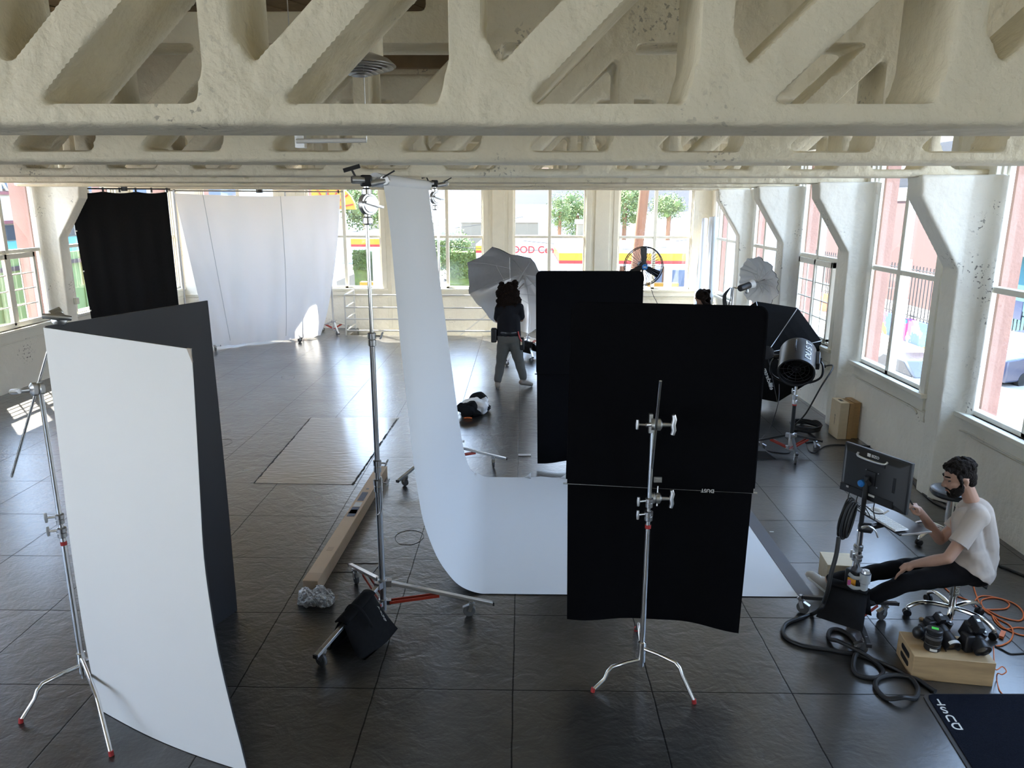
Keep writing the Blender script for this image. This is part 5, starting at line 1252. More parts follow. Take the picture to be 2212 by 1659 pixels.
# monitor seen from behind
TLm, TRm = V((2.415, 5.29, 1.397)), V((2.652, 4.83, 1.397)); mx_ = (TRm - TLm).normalized(); mz_ = V((0, 0, 1)); mn = V((mx_.y, -mx_.x, 0)).normalized()
if mn.x > 0: mn = -mn                                # points back towards the camera side
mt = thing('monitor', 'flat black computer monitor seen from behind on the rolling stand', 'monitor', (TLm + TRm) / 2)
Wm, Hm = (TRm - TLm).length + .03, .378
mc3 = (TLm + TRm) / 2 + V((0, 0, -Hm / 2))
def mbx(u0, u1, v0, v1, d0, d1):                     # u along width, v height, d behind the screen
    mb = MB(); P = lambda u, v, d: mc3 + mx_ * u + mz_ * v + mn * d
    mb.add([P(u, v, d) for u in (u0, u1) for v in (v0, v1) for d in (d0, d1)], [(0, 1, 3, 2), (4, 6, 7, 5), (0, 4, 5, 1), (2, 3, 7, 6), (0, 2, 6, 4), (1, 5, 7, 3)]); return mb
h, w = Hm / 2, Wm / 2
M['monb'] = mat('dark grey monitor shell', (.022, .024, .028), .45)
obj('bezel', mbx(-w, w, -h, h, -.028, 0), M['monb'], mt, bevel=.004)
mb = MB(); P = lambda u, v, d: mc3 + mx_ * u + mz_ * v + mn * d
a = [P(u, v, 0) for u, v in ((-w + .01, -h + .01), (w - .01, -h + .01), (w - .01, h - .01), (-w + .01, h - .01))]; b = [P(u, v, .034) for u, v in ((-w + .05, -h + .05), (w - .07, -h + .05), (w - .07, h - .05), (-w + .05, h - .05))]
mb.add(a + b, [(4, 5, 6, 7), (0, 1, 5, 4), (1, 2, 6, 5), (2, 3, 7, 6), (3, 0, 4, 7), (3, 2, 1, 0)]); obj('back_shell', mb, M['monb'], mt, bevel=.004)
obj('screen', mbx(-w + .012, w - .012, -h + .012, h - .012, -.030, -.0285), M['lensg'], mt, smooth=0)
obj('carry_grip', MB().tube(smooth_path([P(-.13, h - .035, .03), P(-.11, h - .058, .045), P(.08, h - .058, .045), P(.11, h - .035, .03)], 5), .008, 8), M['alum'], mt)
obj('grip_recess', mbx(-.12, .10, h - .085, h - .06, .03, .040), M['black'], mt)
obj('logo_mark', mbx(-.055, -.030, h - .042, h - .018, .028, .032), M['print'], mt, smooth=0)
text('lettering', 'EIZO', .028, P(.012, h - .030, .0325), mx_, mz_, M['print'], mt, .001)
obj('vent', mbx(w - .10, w - .08, -.05, .06, .034, .037), M['black'], mt)
for u, v in ((-.045, .05), (.055, .05), (.055, -.055)): obj('mount_screw', MB().cyl(P(u, v, .034), P(u, v, .040), .004, 8), M['alum'], mt)
obj('mount_plate', mbx(-.04, .04, -.05, .05, .034, .046), M['black'], mt)
obj('port_bar', mbx(-w + .03, w - .08, -h + .02, -h + .075, .022, .042), M['black'], mt)
for u, ww in ((-.19, .02), (.0, .05)): obj('port_label', mbx(u, u + ww, -h + .055, -h + .07, .042, .044), M['label'], mt, smooth=0)
obj('blue_clamp', MB().lathe([(.02, -.02), (.026, -.01), (.026, .02), (.015, .03)], 14, at(P(-.035, -.045, .075), axes(mn))), M['blue'], mt, label='blue clamp knob')
obj('mount_arm', MB().bar(P(.0, -.02, .05), V((mc_[0], mc_[1], 1.17)), .04, .04), M['black'], ms)
for i in range(4):
    u = -.16 + .07 * i
    obj('lead', MB().tube(smooth_path([P(u, -h + .03, .03), P(u + .01, -h - .03, .05), P(u * .5 + .05, -h - .07 - .01 * i, .05), V((mc_[0], mc_[1], .95)) + mn * .02], 6), .004, 6), M['cable'], mt)
obj('white_plug', MB().cyl(P(.165, -h - .0, .03), P(.14, -h - .03, .045), .006, 8), M['white'], mt)
obj('lead', MB().tube(smooth_path([P(.14, -h - .03, .045), P(.08, -h - .045, .06), P(-.01, -h - .02, .06), P(-.07, -h - .06, .06)], 6), .004, 6), M['cable'], mt)
# keyboard shelf
KZ = .84
kA, kB = PZ(1866, 1098, KZ), PZ(1948, 1146, KZ); kd = (kB - kA).normalized(); kn = V((-kd.y, kd.x, 0)); kn = -kn if kn.x < 0 else kn
kc = (kA + kB) / 2
sh = thing('keyboard_shelf', 'dark shelf fixed to the monitor stand under the keyboard', 'shelf', kc)
obj('board', MB().bar(kc - kd * .30 + kn * .09 - V((0, 0, .018)), kc + kd * .24 + kn * .09 - V((0, 0, .018)), .27, .012), M['blackm'], sh, bevel=.004)
obj('edge_strip', MB().bar(kc + kd * .242 - kn * .03 - V((0, 0, .016)), kc + kd * .242 + kn * .22 - V((0, 0, .016)), .006, .012), M['alum'], sh)
obj('support', MB().bar(V((mc_[0], mc_[1], .81)), kc + kn * .1 - V((0, 0, .035)), .03, .03), M['black'], sh)
kb = thing('keyboard', 'white slim computer keyboard on the dark shelf', 'keyboard', kc)
obj('slab', MB().bar(kA - kd * .0, kB, .115, .010), M['white'], kb, bevel=.003); ky = MB()
for r in range(5):
    for i in range(14): q = kA.lerp(kB, (i + .5) / 14) + kn * (-.042 + r * .021) + V((0, 0, .0065)); ky.box(q, (.018, .023, .004), Matrix.Rotation(math.atan2(kd.y, kd.x) - PI / 2, 3, 'Z'))
obj('keys', ky, M['print'], kb, smooth=0)
mq = PZ(1896, 1104, KZ); ms_ = thing('computer_mouse', 'white computer mouse beside the keyboard', 'mouse', mq)
obj('shell', MB().ball(mq + V((0, 0, .002)), (.032, .055, .022), 18, 10, Matrix.Rotation(.4, 3, 'Z')), M['white'], ms_); obj('base', MB().ball(mq + V((0, 0, -.004)), (.030, .053, .008), 18, 8, Matrix.Rotation(.4, 3, 'Z')), M['greyp'], ms_)
# coil of cable on the stand, feeding the rope on the floor
cc = MB(); c0 = PY(1829, 1120, 4.93)
for i in range(17):
    rx, rz = .018 + .026 * rnd.random(), .11 + .035 * rnd.random(); ph = rnd.uniform(-.2, .2); dx, dy = rnd.uniform(-.02, .02), rnd.uniform(-.035, .035)
    cc.tube([c0 + V((dx + rx * math.cos(a) + .02 * math.sin(a + ph), dy + .02 * math.cos(a), rz * math.sin(a))) for a in [2 * PI * k / 26 for k in range(26)]], .009, 7, closed=True)
tag(obj('coiled_cable', cc, M['cable']), 'thick coil of black cable hanging on the monitor stand', 'cable coil')
rope = [PY(1812, 1160, 4.90), PY(1806, 1200, 4.86), PY(1795, 1240, 4.84), PY(1789, 1272, 4.84), PY(1780, 1300, 4.90), PY(1772, 1315, 4.92)]
rope += [G(1755, 1330), G(1725, 1340), G(1697, 1352), G(1691, 1370), G(1705, 1387), G(1740, 1400), G(1790, 1407), G(1840, 1415), G(1848, 1396), G(1835, 1377), G(1812, 1364), G(1793, 1366), G(1791, 1383), G(1812, 1398), G(1848, 1416), G(1885, 1430), G(1906, 1452), G(1900, 1466), G(1880, 1469), G(1852, 1462), G(1843, 1446), G(1846, 1428), G(1858, 1420), G(1900, 1435), G(1940, 1452), G(1968, 1470), G(1982, 1492), G(1976, 1512), G(1950, 1520), G(1915, 1513), G(1892, 1490), G(1894, 1473), G(1915, 1464), G(1950, 1464), G(1985, 1475), G(2020, 1498)]
rp = []
for i, p in enumerate(rope): p = V(p); p.z = max(p.z, .016 + (.03 if i in (19, 20, 27, 34) else 0)); rp.append(p)
tag(obj('rope_cable', MB().tube(smooth_path(rp, 8), .0155, 10), M['cable']), 'thick black rope-like cable snaking in loops over the floor to the mat', 'cable')
sandbag('black sandbag slung on the leg of the monitor stand', V((2.40, 4.97, .36)), (.80, -.60, 0), (-.60, -.80, 0), .24, .27, M['drape'])
obj('pink_tab', MB().box(PY(1834, 1258, 4.82), (.02, .012, .035)), M['pinks'], bpy.data.objects['sandbag.002'])
# cup holder and can
cu = PY(1868, 1255, 4.90)
t = thing('cup_holder', 'pale grey plastic cup holder clipped to the monitor stand', 'cup holder', cu); T = Matrix.Translation(cu)
obj('cup', MB().lathe([(.036, .06), (.038, .06), (.036, -.01), (.027, -.02), (.024, -.095), (.0, -.095), (.0, -.09), (.020, -.088), (.024, -.015), (.033, -.005), (.036, .06)], 24, T, cap=False), M['greyp'], t)
obj('spring_clip', MB().tube(smooth_path([cu + V((-.03, 0, .02)), cu + V((-.075, .01, .02)), cu + V((-.095, .05, .03))], 5), .006, 8, flat=2.5), M['greyp'], t); obj('spring_clip', MB().tube(smooth_path([cu + V((-.02, 0, -.06)), cu + V((-.07, .01, -.06)), cu + V((-.095, .05, -.05))], 5), .006, 8, flat=2.5), M['greyp'], t)
t = thing('drink_can', 'silver drink can standing in the pale grey cup holder', 'drink can', cu)
obj('can', MB().lathe([(.022, -.01), (.029, .0), (.029, .072), (.024, .082), (.024, .085)], 22, T), M['alum'], t); obj('blue_print', MB().lathe([(.0295, .035), (.0295, .065)], 22, T, cap=False), M['sblue'] if 'sblue' in M else M['blue'], t); obj('pull_tab', MB().box(cu + V((0, 0, .088)), (.015, .02, .003)), M['alum'], t)
# white carton and clear cup on the floor
q0 = G(1782, 1262); 
wc = thing('white_carton', 'cream white cardboard box on the floor behind the monitor stand', 'box', G(1812, 1262)); R_ = Matrix.Rotation(-.12, 3, 'Z')
wq = G(1822, 1268); obj('box', MB().box(wq + V((.0, .12, .09)), (.26, .24, .18), R_), M['woodl'], wc, bevel=.004); obj('lid', MB().box(wq + V((.0, .12, .185)), (.265, .245, .02), R_), M['woodl'], wc, bevel=.003)
cq = G(1792, 1296)
t = thing('plastic_cup', 'clear plastic cup standing beside the sneaker', 'cup', cq); obj('cup', MB().lathe([(.028, .0), (.036, .11), (.038, .115), (.035, .112), (.027, .004), (.0, .004)], 22, Matrix.Translation(cq), cap=False), M['wrap'], t); obj('rim', MB().tube([cq + V((.037 * math.cos(a), .037 * math.sin(a), .115)) for a in [2 * PI * k / 24 for k in range(24)]], .0025, 6, closed=True), M['label'], t)

# ------------------------------------------------------------------ stools
def stool(lab, c, zs, rot, saddle=True, txt=False):
    c = V((c[0], c[1], 0)); t = thing('stool', lab, 'stool', c); n = 5
    obj('gas_column', MB().lathe([(.026, .07), (.026, .22), (.031, .225), (.031, zs - .05)], 20, Matrix.Translation(c)), M['chrome'], t)
    for k in range(n):
        a = rot + 2 * PI * k / n; d = V((math.cos(a), math.sin(a), 0)); sd = V((-d.y, d.x, 0))
        o = obj('leg', MB().tube(smooth_path([c + d * .02 + V((0, 0, .125)), c + d * .12 + V((0, 0, .135)), c + d * .22 + V((0, 0, .125)), c + d * .29 + V((0, 0, .085)), c + d * .305 + V((0, 0, .06))], 4), [.022] * 8 + [.019] * 6 + [.014] * 3, 10, flat=.8), M['chrome'], t)
        w = MB()
        for s in (-1, 1): w.lathe([(.008, -.010), (.026, -.010), (.030, -.006), (.030, .006), (.026, .010), (.008, .010)], 18, at(c + d * .30 + sd * .014 * s + V((0, 0, .030)), axes(sd)))
        obj('caster', w, M['black'], o)
    st = MB(); st.lathe([(.0, zs - .05), (.10, zs - .05), (.17, zs - .03), (.188, zs - .005), (.185, zs + .025), (.15, zs + .04), (.0, zs + .035)], 30, Matrix.Translation(c), cap=False)
    obj('seat', st, M['blackm'], t); obj('seat_lever', MB().tube([c + V((.03, -.03, zs - .065)), c + V((.13, -.10, zs - .075)), c + V((.16, -.12, zs - .08))], [.008, .008, .018], 8), M['black'], t)
    if txt: text('lettering', 'DUST', .044, c + V((.0, -.0318, .30)), (0, 0, -1), (1, 0, 0), M['print'], t, .0006)
    return t
SX, SY = 3.29, 5.15
stool('black round stool with chrome star base that the seated person uses', (SX, SY), .44, .35, txt=True)
stool('empty black stool behind the seated person', (4.02, 6.55), .50, .9)

# ------------------------------------------------------------------ the seated person
def person_mesh(limbs, vox, it=3):
    mb = MB()
    for pts, rs in limbs: mb.limb([V(p) for p in pts], rs)
    return voxel(mb, vox, it)
P5 = lambda x, y, Y=5.12: PY(x, y, Y)
NS_, FS_ = 4.93, 5.31                                 # near and far shoulder depth
shN, shF = P5(2112, 1118, 4.94), P5(2095, 1110, 5.30)
elN, wrN = P5(2048, 1206, 4.86), P5(1972, 1219, 5.06)
elF, wrF = P5(2030, 1166, 5.30), P5(1990, 1108, 5.18)
hipN, hipF = P5(2100, 1232, 5.01), P5(2095, 1222, 5.22)
knN, knF = P5(1958, 1258, 5.10), P5(1950, 1226, 5.36)
anN, anF = V((2.585, 5.20, .11)), V((2.47, 5.55, .11))
hc = P5(2071, 1034, 5.12)                             # head centre
man = thing('person', 'bearded person in a beige t-shirt and black jeans sitting on a stool facing the monitor', 'person', (SX, SY, 0))
fwd = V((-1, .08, -.30)).normalized(); upv = V((-.30, .02, .95)); side = fwd.cross(upv).normalized(); upv = side.cross(fwd).normalized(); Rh = Matrix((fwd, side, upv)).transposed()
hp = lambda f, s, u: hc + Rh @ V((f, s, u))
hd = MB()
hd.ball(hp(-.012, 0, .035), (.100, .078, .095), 24, 16, Rh); hd.ball(hp(.030, 0, -.035), (.068, .062, .085), 20, 14, Rh)
hd.ball(hp(.045, 0, -.085), (.045, .042, .036), 16, 10, Rh); hd.limb([hp(.085, 0, .022), hp(.112, 0, -.022)], [.011, .014]); hd.ball(hp(.104, 0, -.028), (.016, .018, .011), 12, 8, Rh)
hd.limb([hp(.076, -.032, .034), hp(.086, 0, .030), hp(.076, .032, .034)], [.014, .015, .014])
hd.limb([hp(.078, -.016, -.062), hp(.090, 0, -.060), hp(.078, .016, -.062)], [.011, .012, .011])
for s in (-1, 1):
    hd.ball(hp(.046, s * .045, -.018), (.030, .022, .024), 12, 8, Rh)
    hd.ball(hp(-.016, s * .080, -.010), (.015, .009, .028), 12, 8, Rh); hd.ball(hp(-.022, s * .086, .002), (.013, .007, .018), 10, 8, Rh)
nk = P5(2096, 1083, 5.12)
hd.limb([hp(-.035, 0, -.05), nk + V((.012, 0, 0)), nk + V((.03, 0, -.06))], [.052, .054, .072])
chest = P5(2092, 1130, 5.12); belly = P5(2102, 1195, 5.12); pelv = P5(2104, 1228, 5.12)
hd.limb([chest, belly, pelv], [.12, .125, .13]); hd.limb([shN, chest, shF], [.06, .11, .06])
hd.limb([shN, elN], [.050, .040]); hd.limb([elN, elN.lerp(wrN, .35), wrN], [.040, .042, .027])
hd.limb([shF, elF], [.050, .040]); hd.limb([elF, elF.lerp(wrF, .35), wrF], [.040, .041, .027])
def hand(palm0, kn, fingers, thumb, r=.0088):
    hd.limb([palm0, palm0.lerp(kn, .5)], [.025, .030]); ax_ = (kn - palm0).normalized()
    for f in fingers: hd.limb([V(q) for q in f], [r * 1.25, r * 1.1, r, r * .8][:len(f)], 10)
    hd.limb([V(q) for q in thumb], [r * 1.6, r * 1.3, r], 10)
# near hand: relaxed, fingers reaching down between the knees
d = (P5(1937, 1241, 5.12) - wrN).normalized(); u = V((0, .25, 1)).normalized(); s = d.cross(u).normalized(); kn0 = wrN + d * .085
hand(wrN, kn0, [[kn0 - d * .035 + s * o, kn0 + s * o * 1.1, kn0 + d * (.04 + l) + s * o * 1.1 - u * .008, kn0 + d * (.062 + l * 1.6) + s * o - u * .028] for o, l in ((-.030, .000), (-.010, .010), (.010, .013), (.028, .006))], [wrN + d * .03 + u * .02, wrN + d * .065 + u * .036 - s * .02, wrN + d * .10 + u * .030 - s * .035])
# far hand: raised, pinching a small dark pen between thumb and fingers
d2 = (P5(1972, 1090, 5.16) - wrF).normalized(); s2 = V((.25, .95, .2)).normalized(); u2 = s2.cross(d2).normalized(); kn1 = wrF + d2 * .08
if u2.z < 0: u2 = -u2
hand(wrF, kn1, [[kn1 - d2 * .03 + s2 * o, kn1 + s2 * o + u2 * .012, kn1 + d2 * .032 + s2 * o * .8 - u2 * .005 - u2 * c, kn1 + d2 * (.028 - c) + s2 * o * .6 - u2 * (.032 + c)] for o, c in ((-.028, .0), (-.009, .006), (.010, .010), (.027, .014))], [wrF + d2 * .02 - u2 * .02 - s2 * .02, wrF + d2 * .055 - u2 * .034 - s2 * .02, wrF + d2 * .09 - u2 * .030 - s2 * .012])
for hip, kn_, an in ((hipN, knN, anN), (hipF, knF, anF)): hd.limb([hip, hip.lerp(kn_, .5), kn_, kn_.lerp(an, .35), an], [.082, .070, .054, .050, .036])
bmesh_ = voxel(hd, .0055, 3, .4)
obj('body', bmesh_, M['skin'], man, smooth=70)
# clothing
sh_ = MB()
sh_.limb([shN + V((.01, 0, .0)), nk + V((.035, 0, -.075)), shF + V((.01, 0, 0))], [.072, .085, .072]); sh_.limb([P5(2105, 1110, 5.12), P5(2109, 1160, 5.12), P5(2112, 1205, 5.12)], [.128, .142, .138])
sh_.limb([P5(2085, 1122, 5.04), P5(2092, 1180, 5.03), P5(2096, 1208, 5.03)], [.090, .105, .112]); sh_.limb([P5(2085, 1122, 5.20), P5(2092, 1180, 5.21), P5(2096, 1208, 5.21)], [.090, .105, .112])
sh_.limb([P5(2122, 1120, 5.06), P5(2128, 1180, 5.05), P5(2116, 1236, 5.05)], [.080, .092, .105]); sh_.limb([P5(2122, 1120, 5.19), P5(2128, 1180, 5.19), P5(2116, 1236, 5.19)], [.080, .092, .098])
sh_.limb([shN, shN.lerp(elN, .40), shN.lerp(elN, .72)], [.070, .068, .070]); sh_.limb([shF, shF.lerp(elF, .40), shF.lerp(elF, .70)], [.072, .070, .070])
sh_.limb([P5(2100, 1200, 5.00), P5(2106, 1236, 4.985)], [.10, .125]); sh_.limb([P5(2100, 1200, 5.24), P5(2106, 1236, 5.255)], [.10, .125]); sh_.limb([P5(2085, 1200, 5.04), P5(2085, 1224, 5.03)], [.11, .115]); sh_.limb([P5(2085, 1200, 5.20), P5(2085, 1224, 5.21)], [.11, .115])
me = voxel(sh_, .008, 4)
h0_, h1_ = P5(2056, 1208, 5.0), P5(2122, 1249, 5.0); hv_ = (h1_ - h0_).normalized(); clip(me, h0_, V((hv_.z, 0, -hv_.x)) if hv_.x > 0 else V((-hv_.z, 0, hv_.x)))
for s0, e0, f0 in ((shN, elN, .66), (shF, elF, .62)): clip(me, s0.lerp(e0, f0), e0 - s0, .16)
for v in me.vertices:                                # soft creases at the waist and the sleeve
    c = v.co; f = max(0, min(1, (.86 - c.z) / .3)); c += V((0, -1, 0)) * 0
    n = (.004 * math.sin((c.z * 1.0 - c.x * .7) * 70 + c.y * 9) + .003 * math.sin((c.z + c.x * .6) * 45)) * f
    c.x += n; c.y += n * (1 if c.y < 5.12 else -1)
obj('t_shirt', me, M['shirt'], man, smooth=70)
nb = MB(); cn_ = nk + V((.010, 0, -.030)); Rn = axes(V((-.35, 0, 1)))
nb.tube([cn_ + Rn @ V((.080 * math.cos(a), .078 * math.sin(a), 0)) for a in [2 * PI * k / 28 for k in range(28)]], .011, 8, closed=True); obj('collar', nb, M['shirt'], man)
tr = MB()
tr.limb([P5(2108, 1232, 5.04), P5(2108, 1232, 5.20)], [.12, .12]); tr.limb([P5(2085, 1226, 5.02), P5(2085, 1226, 5.20)], [.105, .105])
for hip, kn_, an in ((hipN, knN, anN), (hipF, knF, anF)): tr.limb([hip, hip.lerp(kn_, .5), kn_, kn_.lerp(an, .4), an.lerp(kn_, .12)], [.100, .086, .070, .064, .056])
me = voxel(tr, .009, 3)
for v in me.vertices: v.co.z += .003 * math.sin(v.co.x * 70 + v.co.y * 30)
obj('jeans', me, M['jeans'], man, smooth=70)
def sneaker(an, d, root, m, L=.27, toe_up=0.0):
    d = V(d).normalized(); s = V((-d.y, d.x, 0)).normalized(); b = V((an.x, an.y, 0)) - d * .055; mb = MB(); U = V((0, 0, 1)); td = (d + U * toe_up).normalized()
    q = lambda f, z: b + td * f + V((0, 0, z))
    mb.limb([q(.035, .048), q(.10, .050), q(.18, .040), q(L - .045, .036)], [.040, .044, .043, .033]); mb.limb([q(.045, .06), V((an.x, an.y, an.z))], [.042, .045]); o = obj('sneaker', voxel(mb, .008, 3), m, root, smooth=70)
    sl = MB()
    for w, z0, z1 in ((.048, .002, .026),): sl.prism([(0, -.030), (.05, -.042), (.18, -.050), (L - .04, -.040), (L, 0), (L - .04, .040), (.18, .046), (.05, .040), (0, .030)], b + V((0, 0, .002)), td, s, (0, 0, 1), .022)
    obj('sole', sl, M['white'], o, bevel=.004)
    for k in range(4): obj('lace', MB().tube([q(.10 + .022 * k, .094 - .007 * k) + s * .022, q(.105 + .022 * k, .098 - .007 * k), q(.10 + .022 * k, .094 - .007 * k) - s * .022], .003, 6), M['white'], o)
sneaker(anN, (-.9, .25, 0), man, M['shoe']); sneaker(anF, (-1, .25, 0), man, M['shoe'], L=.25, toe_up=.75)
# hair, beard, brows, eyes
hr = MB(); hr.ball(hp(-.028, 0, .058), (.102, .084, .086), 24, 14, Rh); hr.ball(hp(-.060, 0, .005), (.062, .076, .070), 18, 12, Rh); hr.ball(hp(-.066, 0, -.035), (.048, .066, .045), 16, 10, Rh)
for i in range(150):
    a = rnd.uniform(0, 2 * PI); e = rnd.uniform(.18, 1.0); q = V((-.028 + .100 * math.cos(a) * math.sqrt(1 - e * e), .082 * math.sin(a) * math.sqrt(1 - e * e), .062 + .086 * e)); hr.ball(hp(*q), rnd.uniform(.010, .019), 8, 6)
for i in range(26): hr.ball(hp(.062 + rnd.uniform(-.012, .014), rnd.uniform(-.055, .055), .098 + rnd.uniform(-.008, .014)), rnd.uniform(.011, .017), 8, 6)
for s in (-1, 1): hr.limb([hp(.022, s * .074, .045), hp(.014, s * .074, .000), hp(.016, s * .071, -.030)], [.016, .012, .009])
obj('hair', voxel(hr, .005, 1, .3), M['hair'], man, smooth=50)
bd_ = MB()
for s in (-1, 1): bd_.limb([hp(.012, s * .068, -.030), hp(.018, s * .062, -.066), hp(.040, s * .046, -.096), hp(.066, s * .020, -.112), hp(.078, 0, -.114)], [.012, .018, .020, .019, .018]); bd_.limb([hp(.098, s * .004, -.046), hp(.084, s * .026, -.054), hp(.074, s * .032, -.080)], [.0075, .008, .012])
bd_.limb([hp(.030, s * .050, -.055), hp(.050, s * .040, -.078), hp(.070, s * .018, -.098)], [.024, .024, .022]) if 0 else None
for s in (-1, 1): bd_.limb([hp(.018, s * .054, -.045), hp(.036, s * .046, -.072), hp(.060, s * .028, -.094)], [.026, .028, .026]); bd_.ball(hp(.050, s * .040, -.052), (.030, .026, .020), 10, 8, Rh)
bd_.limb([hp(.086, 0, -.092), hp(.080, 0, -.108)], [.014, .018])
obj('beard', voxel(bd_, .005, 2, .4), M['hair'], man, smooth=50)
for s in (-1, 1):
    obj('eyebrow', MB().limb([hp(.092, s * .012, .044), hp(.088, s * .030, .048), hp(.074, s * .046, .044)], [.005, .006, .004], 8), M['hair'], man)
    e = obj('eye', MB().ball(hp(.074, s * .031, .014), (.010, .011, .006), 12, 8, Rh), M['rubber'], man); obj('iris', MB().ball(hp(.082, s * .032, .010), (.003, .005, .004), 8, 6, Rh), M['hair'], e)
obj('lips', MB().limb([hp(.090, -.016, -.067), hp(.099, 0, -.066), hp(.090, .016, -.067)], [.004, .006, .004], 8), mat('lip', (.36, .15, .12), .5), man)
pen0 = P5(1963, 1076, 5.15); pen1 = P5(1978, 1101, 5.17)
tag(obj('pen', MB().cyl(pen0, pen1, .0065, 10), M['black']), 'small dark pen held in the raised hand of the seated person', 'pen')

# ------------------------------------------------------------------ the walking person by the umbrella
YW = 12.5
W_ = lambda x, y, dy=0.0: PY(x, y, YW + dy)
wk = thing('person', 'person with long dark curly hair, black t-shirt and grey trousers walking away', 'person', (W_(1100, 838).x, YW, 0))
b = MB()
hd0 = W_(1099, 630, .06); b.ball(hd0, (.080, .10, .115), 18, 12); b.ball(hd0 + V((.02, .05, -.06)), (.055, .06, .06), 14, 10); b.limb([hd0 + V((.055, .075, -.005)), hd0 + V((.07, .11, -.02))], [.012, .012], 8)
for s in (-1, 1): b.ball(hd0 + V((s * .085, .0, -.01)), (.012, .02, .03), 10, 8)
b.limb([hd0 + V((0, -.01, -.09)), W_(1098, 665)], [.055, .07])
shL, shR = W_(1078, 668), W_(1122, 664); b.limb([shL, W_(1099, 672), shR], [.065, .12, .065]); b.limb([W_(1098, 685), W_(1098, 705), W_(1098, 722)], [.135, .125, .135])
eR = W_(1126, 690, .10); hR = W_(1116, 676, .36); eL = W_(1074, 692, .12); hL = W_(1084, 668, .38)
for s_, e_, h_ in ((shL, eL, hL), (shR, eR, hR)):
    b.limb([s_, e_], [.052, .042]); b.limb([e_, h_], [.041, .028]); dd = (h_ - e_).normalized(); sx_ = dd.cross(V((0, 0, 1))).normalized(); b.limb([h_, h_ + dd * .06], [.028, .034])
    for o in (-.028, -.010, .010, .027): b.limb([h_ + dd * .07 + sx_ * o, h_ + dd * .12 + sx_ * o, h_ + dd * .14 + sx_ * o + V((0, 0, .02))], [.010, .009, .008], 8)
    b.limb([h_ + dd * .02 + sx_ * .03, h_ + dd * .06 + sx_ * .055 + V((0, 0, .02)), h_ + dd * .09 + sx_ * .05 + V((0, 0, .035))], [.014, .011, .009], 8)
hipL, hipR = W_(1090, 734), W_(1110, 734); kL, kR = W_(1082, 783, .03), W_(1122, 783, .02); aL, aR = V((W_(1075, 828).x, YW - .03, .12)), V((W_(1131, 824, .0).x, YW - .02, .17))
for h_, k_, a_ in ((hipL, kL, aL), (hipR, kR, aR)): b.limb([h_, k_, k_.lerp(a_, .3), a_], [.09, .06, .056, .04])
obj('body', voxel(b, .010, 3), M['skin'], wk, smooth=70)
b = MB(); b.limb([shL, W_(1099, 672), shR], [.078, .135, .078]); b.limb([W_(1098, 680), W_(1098, 705), W_(1099, 732)], [.15, .142, .152]); b.limb([W_(1090, 690), W_(1088, 728)], [.125, .125]); b.limb([W_(1108, 690), W_(1110, 728)], [.125, .125])
for s_, e_ in ((shL, eL), (shR, eR)): b.limb([s_, s_.lerp(e_, .75)], [.074, .070])
me = voxel(b, .012, 4); clip(me, W_(1098, 724), (0, 0, -1)); obj('t_shirt', me, M['blacktee'], wk, smooth=70)
b = MB(); b.limb([W_(1090, 731), W_(1109, 731)], [.140, .140]); b.limb([W_(1090, 722), W_(1109, 722)], [.125, .125])
for h_, k_, a_ in ((hipL, kL, aL), (hipR, kR, aR)): b.limb([h_, h_.lerp(k_, .5), k_, k_.lerp(a_, .4), a_ + (k_ - a_) * .08], [.125, .108, .086, .080, .068])
me = voxel(b, .012, 3)
for v in me.vertices: v.co.x += .003 * math.sin(v.co.z * 34 + v.co.y * 16)
obj('trousers', me, M['grey'], wk, smooth=70)
b = MB()
for i in range(70):
    t_ = rnd.uniform(0, 1); a = rnd.uniform(0, 2 * PI); wdt = .12 + .10 * t_ if t_ < .7 else .19; c = hd0 + V((wdt * math.cos(a) * 1.0 - .01, -.03 + .09 * math.sin(a) * (.9 if math.sin(a) < 0 else .55), .150 - .46 * t_)); b.ball(c, rnd.uniform(.035, .06), 8, 6)
b.ball(hd0 + V((-.01, -.035, .04)), (.115, .11, .11)); b.ball(hd0 + V((-.02, -.07, -.14)), (.15, .08, .16))
me = voxel(b, .012, 1, .3)
for v in me.vertices: q = v.co; n = math.sin(q.x * 120 + q.z * 60) * math.sin(q.z * 90 + q.y * 70) * .012; v.co += V((n, -abs(n), n * .5))
obj('hair', me, M['curl'], wk, smooth=40)
M['shoed'] = mat('taupe shoe', (.22, .19, .16), .8)
def shoe2(a, d, root, up):
    d = V(d).normalized(); b = MB(); q = lambda f, z: V((a.x, a.y, 0)) + d * f + V((0, 0, z)); lift = up
    b.limb([q(-.05, .05 + lift), q(.05, .05 + lift * .6), q(.17, .035 + lift * .1)], [.045, .048, .034]); b.limb([q(-.02, .07 + lift), V(a)], [.045, .05]); o = obj('shoe', voxel(b, .010, 2), M['shoed'], root, smooth=70)
    s = MB(); s.limb([q(-.055, .016 + lift), q(.05, .016 + lift * .55), q(.18, .014)], [.016, .016, .013], 10); obj('sole', s, M['print'], o)
shoe2(aL, (-.10, 1, 0), wk, 0.0); shoe2(aR, (.80, .6, 0), wk, .06)
obj('belt', MB().tube([W_(1099, 717) + V((.168 * math.cos(a), .158 * math.sin(a), 0)) for a in [2 * PI * k / 32 for k in range(32)]], .014, 8, closed=True, flat=1.8), M['blackm'], wk)
obj('belt_pouch', MB().box(W_(1067, 724, -.02), (.10, .13, .24)), M['black'], wk, bevel=.02)
